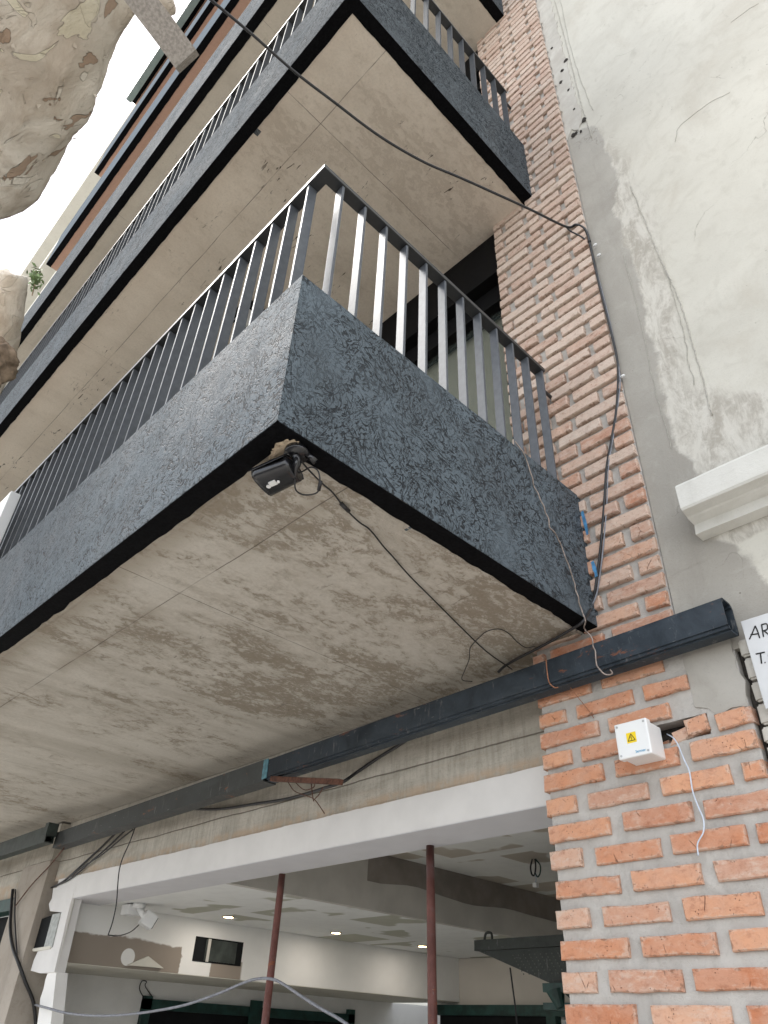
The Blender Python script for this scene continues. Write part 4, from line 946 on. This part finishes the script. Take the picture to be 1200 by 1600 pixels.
wire('hanging_wire', [PY(211,1293,-.04), PY(203,1315,-.05), PY(190,1345,-.05), PY(185,1370,-.05), PY(182,1410,-.04), PY(176,1440,-.03), PY(169,1461,-.02)], .0035, M_cable, 'thin black wire dangling in front of the white lintel band')
wire('floodlight_wire', [PY(169,1461,-.02), PY(186,1462,.1), PX(204,1456,-4.2), PX(216,1446,-4.2), PX(223,1436,-4.2), PX(222,1424,-4.2), PX(214,1416,-4.2)], .0035, M_cable, 'thin black wire looping up to the white floodlight in the shop')
wire('left_cable', [PY(100,1325,-.10), PY(80,1350,.03), PY(50,1382,.03), PY(23,1417,.03)], .004, M_rustbr, 'thin dark cord stretched diagonally over the column')
wire('left_cable', [PY(20,1390,.03), PY(18,1410,.03), PY(16,1450,.03), PY(20,1480,.03), PY(28,1502,.03), PX(40,1535,-4.74), PX(52,1565,-4.74), PX(56,1600,-4.74), PX(57,1640,-4.74)], .012, M_cable, 'thick black cable hanging down the concrete column')
wire('left_cable', [PY(24,1390,.03), PY(23,1430,.03), PY(25,1470,.03), PY(27,1500,.03)], .006, M_cable, 'slim black cable beside the thick one on the column')
cz_ = .12
wire('sagging_cable', [PX(55,1570,-4.73), PY(70,1574,-.02), PY(105,1583,.0), PY(145,1587,.03), PY(190,1586,.06), PY(240,1580,.08), PY(290,1570,.10), PY(340,1553,.12), PY(385,1534,.13), PY(408,1529,.14), PY(425,1530,.14), PY(440,1536,.14), PY(470,1556,.12), PY(500,1575,.1), PY(530,1592,.08), PY(555,1610,.06)], .0065, M_gcable, 'grey cable sagging across the shop opening behind the leaning prop')
# galvanised twisted wire over the parapet
wire('twisted_wire', [PX(806,690,.012), PX(818,710,.012), PX(830,740,.012), PX(842,775,.012), PX(852,800,.012), PX(860,825,.012), PX(876,850,.012), PX(885,880,.012), PX(895,905,.012), PX(903,935,.012), PX(910,955,.012), PX(914,970,.014), PY(917,985,-.10), PY(919,992,-.112), PY(928,1005,-.112), PY(932,1025,-.112), PY(936,1043,-.112), PY(944,1054,-.105), PY(956,1052,-.10), PY(953,1045,-.10)], .0027, M_wire, 'twisted galvanised wire hanging down the black balcony side to the beam', wob=.010, n=10, cat='wire')
wire('twisted_wire', [PY(853,1029,-.112), PY(855,1050,-.112), PY(858,1066,-.112), PY(866,1074,-.10), PY(872,1074,-.09)], .0024, M_copper, 'rusty tie wire wrapped round the beam left of the pier', cat='wire')
wire('tie_wire', [PY(888,1070,-.06), PY(905,1092,-.03), PY(918,1108,-.02), PY(928,1122,-.005)], .0014, M_copper, 'thin rusty wire from the beam to the brick beside the box', cat='wire')
wire('loop_wire', [PZ(836,1010,2.88), PZ(822,1012,2.888), PZ(808,1003,2.89), PZ(795,990,2.89), PZ(780,983,2.89), PZ(762,986,2.89), PZ(750,995,2.89), PZ(735,1012,2.89), PZ(733,1030,2.89), PZ(726,1048,2.89), PZ(722,1062,2.89), PZ(738,1065,2.88)], .0018, M_cable, 'thin dark wire loop against the soffit near the pier', cat='wire')
wire('blue_wire', [PY(1042,1147,.02), PY(1052,1153,-.03), PY(1060,1165,-.035), PY(1068,1185,-.03), PY(1077,1205,-.03), PY(1082,1235,-.03), PY(1090,1258,-.03), PY(1099,1280,-.03), PY(1099,1300,-.03), PY(1090,1318,-.03), PY(1091,1337,-.03)], .0022, M_bluew, 'pale blue wire curling out of the hole right of the junction box', cat='wire')
bt = []
for n_, a in enumerate([[(450,1222),(460,1236),(478,1243),(492,1250),(507,1271)],[(486,1222),(488,1240),(490,1252)],[(458,1219),(475,1234),(490,1230),(492,1222)],[(505,1230),(498,1242),(490,1250)]]): bt.append(a)
bm = new()
for a in bt: tube(bm, spline([PY(u,v,-.10) for u,v in a], 6), .0022, 6)
tag(mesh_obj('tangled_wire', bm, M_rustbr, None, True), 'tangle of thin rusty wire hanging from the iron bar', 'wire')
for n_, (a, b, c) in enumerate([((908,800),(917,836),'strip of blue plastic film on the balcony end beside the bricks, the upper one'),((924,878),(931,902),'strip of blue plastic film behind the cable, the lower one')]):
    p0, p1 = PY(*a,-.03), PY(*b,-.03); bm = new()
    for i in range(5):
        t_ = i/4; q_ = p0.lerp(p1, t_); w_ = .018*(1-.5*abs(t_-.4)); l_ = [bm.verts.new(q_+Vector((-w_*.2+noise.noise(q_*30)*.004,noise.noise(q_*50)*.004,0))), bm.verts.new(q_+Vector((w_*.8,-.004,0)))]
        if i: bm.faces.new((pr_[0], pr_[1], l_[1], l_[0]))
        pr_ = l_
    r = bmesh.ops.extrude_face_region(bm, geom=list(bm.faces))
    for v in r['geom']:
        if isinstance(v, bmesh.types.BMVert): v.co.y += .0015
    bmesh.ops.recalc_face_normals(bm, faces=bm.faces)
    tag(mesh_obj('plastic_strip', bm, M_bluep), c, 'plastic strip', 'blue plastic strips')

# ================================================================== SHOP FITTINGS
fl = PZ(218,1412,2.348)
FLT = thing('floodlight', fl, 'white twin security floodlight on the shop ceiling near the left wall', 'floodlight')
bm = new(); tube(bm, [fl, fl-Vector((0,0,.03))], .045, 18); mesh_obj('ceiling_mount', bm, M_plas, FLT, True)
bm = new(); c = PX(205,1423,-4.25); box(bm, c.x-.06, c.x+.05, c.y-.05, c.y+.05, c.z-.03, c.z+.035); bevel(bm, .008, 2); mesh_obj('junction_cover', bm, M_plas, FLT)
bm = new(); a_ = fl+Vector((.01,0,-.03)); b_ = PX(226,1434,-4.12); tube(bm, [a_, b_], .02, 12); mesh_obj('arm', bm, M_plas, FLT, True)
bm = new(); dd = Vector((.25,.85,-.40)).normalized(); s2 = dd.cross(Vector((0,0,1))).normalized(); u2 = s2.cross(dd); obox(bm, b_+dd*.03, dd, s2, u2, .045, .055, .045); bmesh.ops.recalc_face_normals(bm, faces=bm.faces); bevel(bm, .01, 2); hd = mesh_obj('lamp_head', bm, M_plas, FLT)
bm = new(); obox(bm, b_+dd*.077, dd, s2, u2, .002, .045, .036); bmesh.ops.recalc_face_normals(bm, faces=bm.faces); mesh_obj('lamp_glass', bm, M_plasb, hd)
# hanging wires with a lamp holder
hg = PZ(834,1342,ZH)
HW = thing('hanging_lampholder', hg, 'looped black and blue wires with bare lampholder hanging from the upper ceiling', 'lampholder')
def hp(u,v): return PY(u,v,hg.y)
wire('loop', [hp(832,1342),hp(829,1355),hp(831,1366),hp(835,1367),hp(837,1355),hp(836,1342)], .006, M_cable, '', parent=HW)
wire('loop', [hp(837,1343),hp(844,1352),hp(844,1364),hp(840,1370),hp(836,1364)], .005, M_green, '', parent=HW)
wire('lead', [hp(836,1366),hp(838,1374),hp(836,1380)], .003, M_bluew, '', parent=HW)
bm = new(); p = hp(837,1383); box(bm, p.x-.017, p.x+.017, p.y-.015, p.y+.015, p.z-.015, p.z+.015); bevel(bm, .004, 2); mesh_obj('lampholder', bm, M_plas, HW)
# extractor hood
HD = thing('extractor_hood', (-1.6,2.4,1.6), 'dark galvanised extractor hood with perforated sloping panel behind the brick pier', 'hood')
bm = new(); hollow(bm, -2.31, -.9, (2.118,2.178), (2.118,2.178), 2.0, 2.06, .003); box(bm, -2.31, -.9, 2.9, 2.95, 2.118, 2.178); box(bm, -2.31, -2.26, 2.06, 2.9, 2.118, 2.178); mesh_obj('top_frame', bm, M_galv, HD)
bm = new()
fr = [(-2.30,2.118),(-.9,2.118),(-.9,1.80),(-1.55,1.80),(-1.72,1.92)]
prism(bm, fr, 2.03, 2.85); mesh_obj('hood_body', bm, M_galv, HD)
bm = new()
for i in range(12):
    for j in range(7):
        x = -2.02+i*.042+j*.012; z = 2.085-j*.017
        if z > 1.94: tube(bm, [Vector((x,2.031,z)), Vector((x,2.0275,z))], .0042, 6)
mesh_obj('perforations', bm, flat('bright_perforation', (.10,.11,.09), .5, .5), HD)
bm = new(); tube(bm, spline([PY(757,1469,2.02), PY(759,1459,2.02), PY(764,1457,2.02), PY(768,1459,2.02), PY(769,1469,2.02)], 4), .008, 8); mesh_obj('hook', bm, M_galv, HD, True)
bm = new(); box(bm, -1.78, -1.45, 1.98, 2.06, 1.885, 1.93); tube(bm, [PY(868,1548,2.0), PY(876,1575,2.0)], .045, 12, rf=lambda a: .055-.03*a); box(bm, -1.80,-1.5,2.0,2.1,1.80,1.835); mesh_obj('duct_outlet', bm, M_green, HD)
bm = new(); tube(bm, [PY(797,1512,1.99), PY(805,1572,1.99), PY(812,1640,1.99)], .005, 6); mesh_obj('pull_cord', bm, M_cable, HD)
bm = new(); tube(bm, spline([PX(225,1560,XS+.02), PX(218,1545,XS+.02), PX(222,1533,XS+.02), PX(229,1534,XS+.02), PX(227,1541,XS+.02), PX(238,1558,XS+.02)], 6), .004, 6)
tag(mesh_obj('bent_wire', bm, M_cable, None, True), 'bent wire loop sticking up from the dark green frame in the shop', 'wire')

# ================================================================== WHITE LIGHT BOX AT FAR LEFT
q = PY(18,766,-1.60); bm = new(); box(bm, -2.75, q.x, -1.60, -1.545, 3.20, q.z); bevel(bm, .008, 2)
LB = tag(mesh_obj('light_box', bm, M_plas), 'white box sign edge fixed on the lowest balcony at the far left', 'sign box')

# ================================================================== FAR NEIGHBOUR (left, beyond the balconies)
FB = thing('cream_building', (-14,0,0), 'cream building with ledges beyond the ends of the upper balconies', 'building')
bm = new(); box(bm, -30, -7.95, -.75, 8, -.1, 21.5); mesh_obj('facade', bm, M_farb, FB)
bm = new()
for (z0,z1,p) in ((20.0,20.35,.55),(16.3,16.55,.5),(15.6,15.7,.2),(12.6,12.85,.5),(11.9,12.0,.2),(9.0,9.2,.5)): box(bm, -30, -7.95, -.75-p, -.752, z0, z1)
mesh_obj('ledge', bm, M_farb, FB)
bm = new(); box(bm, -14.2, -7.9, -1.25, 2, 21.501, 23.9); mesh_obj('roof_storey', bm, flat('greenish_parapet', (.44,.49,.45), .5, .4, var=.05, sc=3, bs=0), FB)

# ================================================================== TREE
def px2m(t, px): return px/FPX*t
T = thing('plane_tree', (-2.9,-2.5,-.0), 'pale flaking plane tree trunk arching over the top left corner', 'tree')
t = 4.0
cl = [(Vector((-2.9,-2.5,-.05)),.42),(Vector((-2.75,-2.48,1.6)),.36),(Vector((-2.45,-2.42,3.0)),.42),(AT(-285,255,4.0),.45),(AT(-145,128,4.0),.58),(AT(-48,15,4.0),.54),(AT(38,-100,4.05),.47),(AT(100,-230,4.2),.44),(AT(200,-420,4.6),.42),(AT(260,-900,5.6),.34)]
pts = spline([c for c,_ in cl], 24); rad = []
for i in range(len(cl)-1):
    for k in range(24):
        a = k/24; a = a*a*(3-2*a); rad.append(cl[i][1]*(1-a)+cl[i+1][1]*a)
rad.append(cl[-1][1])
bm = new(); S_ = 150; rings = []
tn = (pts[1]-pts[0]).normalized(); nn = tn.orthogonal().normalized()
for i, p in enumerate(pts):
    tg = (pts[min(i+1,len(pts)-1)]-pts[max(i-1,0)]).normalized(); nn = (nn-tg*nn.dot(tg)).normalized(); bb = tg.cross(nn); ring = []
    for k in range(S_):
        a = 2*math.pi*k/S_; dr = nn*math.cos(a)+bb*math.sin(a); q = p+dr*rad[i]
        n0 = noise.noise(q*1.3)*.05 + noise.noise(q*3.5)*.026 + noise.noise(q*9)*.011 + noise.noise(q*22)*.005
        pl_ = noise.noise(q*6+Vector((3,8,1))); n0 += math.floor(pl_*5)/5*.020 + noise.noise(q*45)*.003
        st = noise.noise(Vector((a*2.2, i*.03, 4)))*.03
        ring.append(bm.verts.new(p+dr*(rad[i]+n0+st)))
    rings.append(ring)
for a_, b_ in zip(rings, rings[1:]):
    for k in range(S_): bm.faces.new((a_[k], a_[(k+1)%S_], b_[(k+1)%S_], b_[k]))
bm.faces.new(rings[0][::-1]); bm.faces.new(rings[-1])
mesh_obj('trunk', bm, M_bark, T, True)
# curling bark flakes along the trunk
bm = new()
for _ in range(230):
    i = random.randrange(68, 168); k = random.randrange(S_); base_ = rings[i][k].co.copy() if False else None
    p = pts[min(i,len(pts)-1)]
mesh_ = T.children[0].data; vsn = [v for v in mesh_.vertices if 68*S_ < v.index < 168*S_]
for v in random.sample(vsn, 150):
    nrm = v.normal; tt = nrm.cross(Vector((random.uniform(-1,1),random.uniform(-1,1),random.uniform(-1,1)))).normalized(); ss = nrm.cross(tt)
    L_ = random.uniform(.005,.014); W_ = L_*random.uniform(.4,.9); c = v.co
    q = [c-tt*L_-ss*W_+nrm*.0005, c+tt*L_-ss*W_*.8+nrm*.001, c+tt*L_*.8+ss*W_+nrm*random.uniform(.004,.016), c-tt*L_*.7+ss*W_*.9+nrm*random.uniform(.003,.012)]
    b4 = [bm.verts.new(x) for x in q]; u4 = [bm.verts.new(x+nrm*.003) for x in q]
    bm.faces.new(b4[::-1]); bm.faces.new(u4)
    for m in range(4): bm.faces.new((b4[m], b4[(m+1)%4], u4[(m+1)%4], u4[m]))
mesh_obj('bark_flakes', bm, M_bark, T)
# pruned second limb, pale with a cut rounded top, and the rough stub below it
def limb(name, cps, mat, amp, sides=32, fr=3.):
    pts = spline([c for c,_ in cps], 10); rr = []
    for i in range(len(cps)-1):
        for k in range(10): rr.append(cps[i][1]*(1-k/10)+cps[i+1][1]*k/10)
    rr.append(cps[-1][1]); bm = new(); rings = []; nn = (pts[1]-pts[0]).orthogonal().normalized()
    for i, p in enumerate(pts):
        tg = (pts[min(i+1,len(pts)-1)]-pts[max(i-1,0)]).normalized(); nn = (nn-tg*nn.dot(tg)).normalized(); bb = tg.cross(nn)
        rings.append([bm.verts.new(p+(nn*math.cos(a)+bb*math.sin(a))*(rr[i]+noise.noise((p+(nn*math.cos(a)+bb*math.sin(a))*rr[i])*fr)*amp+noise.noise((p+(nn*math.cos(a)+bb*math.sin(a))*rr[i])*fr*5)*amp*.5)) for a in [2*math.pi*k/sides for k in range(sides)]])
    for a_, b_ in zip(rings, rings[1:]):
        for k in range(sides): bm.faces.new((a_[k], a_[(k+1)%sides], b_[(k+1)%sides], b_[k]))
    bm.faces.new(rings[0][::-1]); bm.faces.new(rings[-1]); bmesh.ops.recalc_face_normals(bm, faces=bm.faces)
    return mesh_obj(name, bm, mat, T, True)
t2 = 5.0
limb('pruned_limb', [(AT(-140,700,4.6),.16),(AT(-60,620,4.8),.15),(AT(-16,560,t2),.13),(AT(1,500,t2),.12),(AT(14,450,t2),.105),(AT(17,432,t2),.098),(AT(17.5,427,t2),.08),(AT(18,426,t2),.005)], M_bark, .014)
limb('bark_stub', [(AT(-60,600,4.4),.12),(AT(-20,570,4.5),.11),(AT(-4,550,4.55),.10),(AT(2,535,4.6),.04)], M_roughbark, .05, 40, 9.)
limb('fork', [(Vector((-2.8,-2.48,1.2)),.28),(Vector((-2.75,-2.5,2.4)),.24),(AT(-260,760,4.3),.20),(AT(-140,700,4.6),.16)], M_bark, .02)
limb('branch_stub', [(AT(195,-8,4.0),.05),(AT(245,8,3.9),.046),(AT(268,3,3.9),.042),(AT(272,2,3.9),.005)], M_bark, .008)
# timber arm fixed to the tree
bm = new(); a_ = AT(175,-62,3.55); b_ = AT(293,96,3.42); d = (b_-a_).normalized(); s_ = d.cross(ray(260,40)).normalized(); u_ = s_.cross(d)
obox(bm, (a_+b_)/2, d, s_, u_, (b_-a_).length/2, .052, .042); bmesh.ops.recalc_face_normals(bm, faces=bm.faces)
bmesh.ops.subdivide_edges(bm, edges=list(bm.edges), cuts=5, use_grid_fill=True)
for v in bm.verts: v.co += Vector((noise.noise(v.co*14),noise.noise(v.co*14+Vector((3,0,0))),0))*.003
tag(mesh_obj('timber_arm', bm, M_timber), 'weathered square timber arm jutting from behind the tree trunk', 'timber')
# small leafy sprig behind the limb
bm = new()
for _ in range(120):
    c = AT(56+random.gauss(0,4.5), 436+random.gauss(0,8), 7.5+random.uniform(-.3,.3)); r_ = random.uniform(.012,.022)
    a = Vector((random.gauss(0,1),random.gauss(0,1),random.gauss(0,1))).normalized(); b = a.orthogonal().normalized()
    bm.faces.new([bm.verts.new(x) for x in (c-a*r_*1.6, c+b*r_*.6, c+a*r_*1.6, c-b*r_*.6)])
PL = thing('balcony_plant', AT(56,445,7.5), 'small leafy green plant showing beside the pruned limb', 'plant'); mesh_obj('foliage', bm, M_leaf, PL)
bm = new(); tube(bm, [AT(50,462,7.5), AT(56,440,7.5), AT(58,425,7.5)], .006, 5); mesh_obj('stem', bm, M_roughbark, PL)
# empty-based objects keep their children in world space: parent inverse is set on linking
for o in bpy.data.objects:
    pass
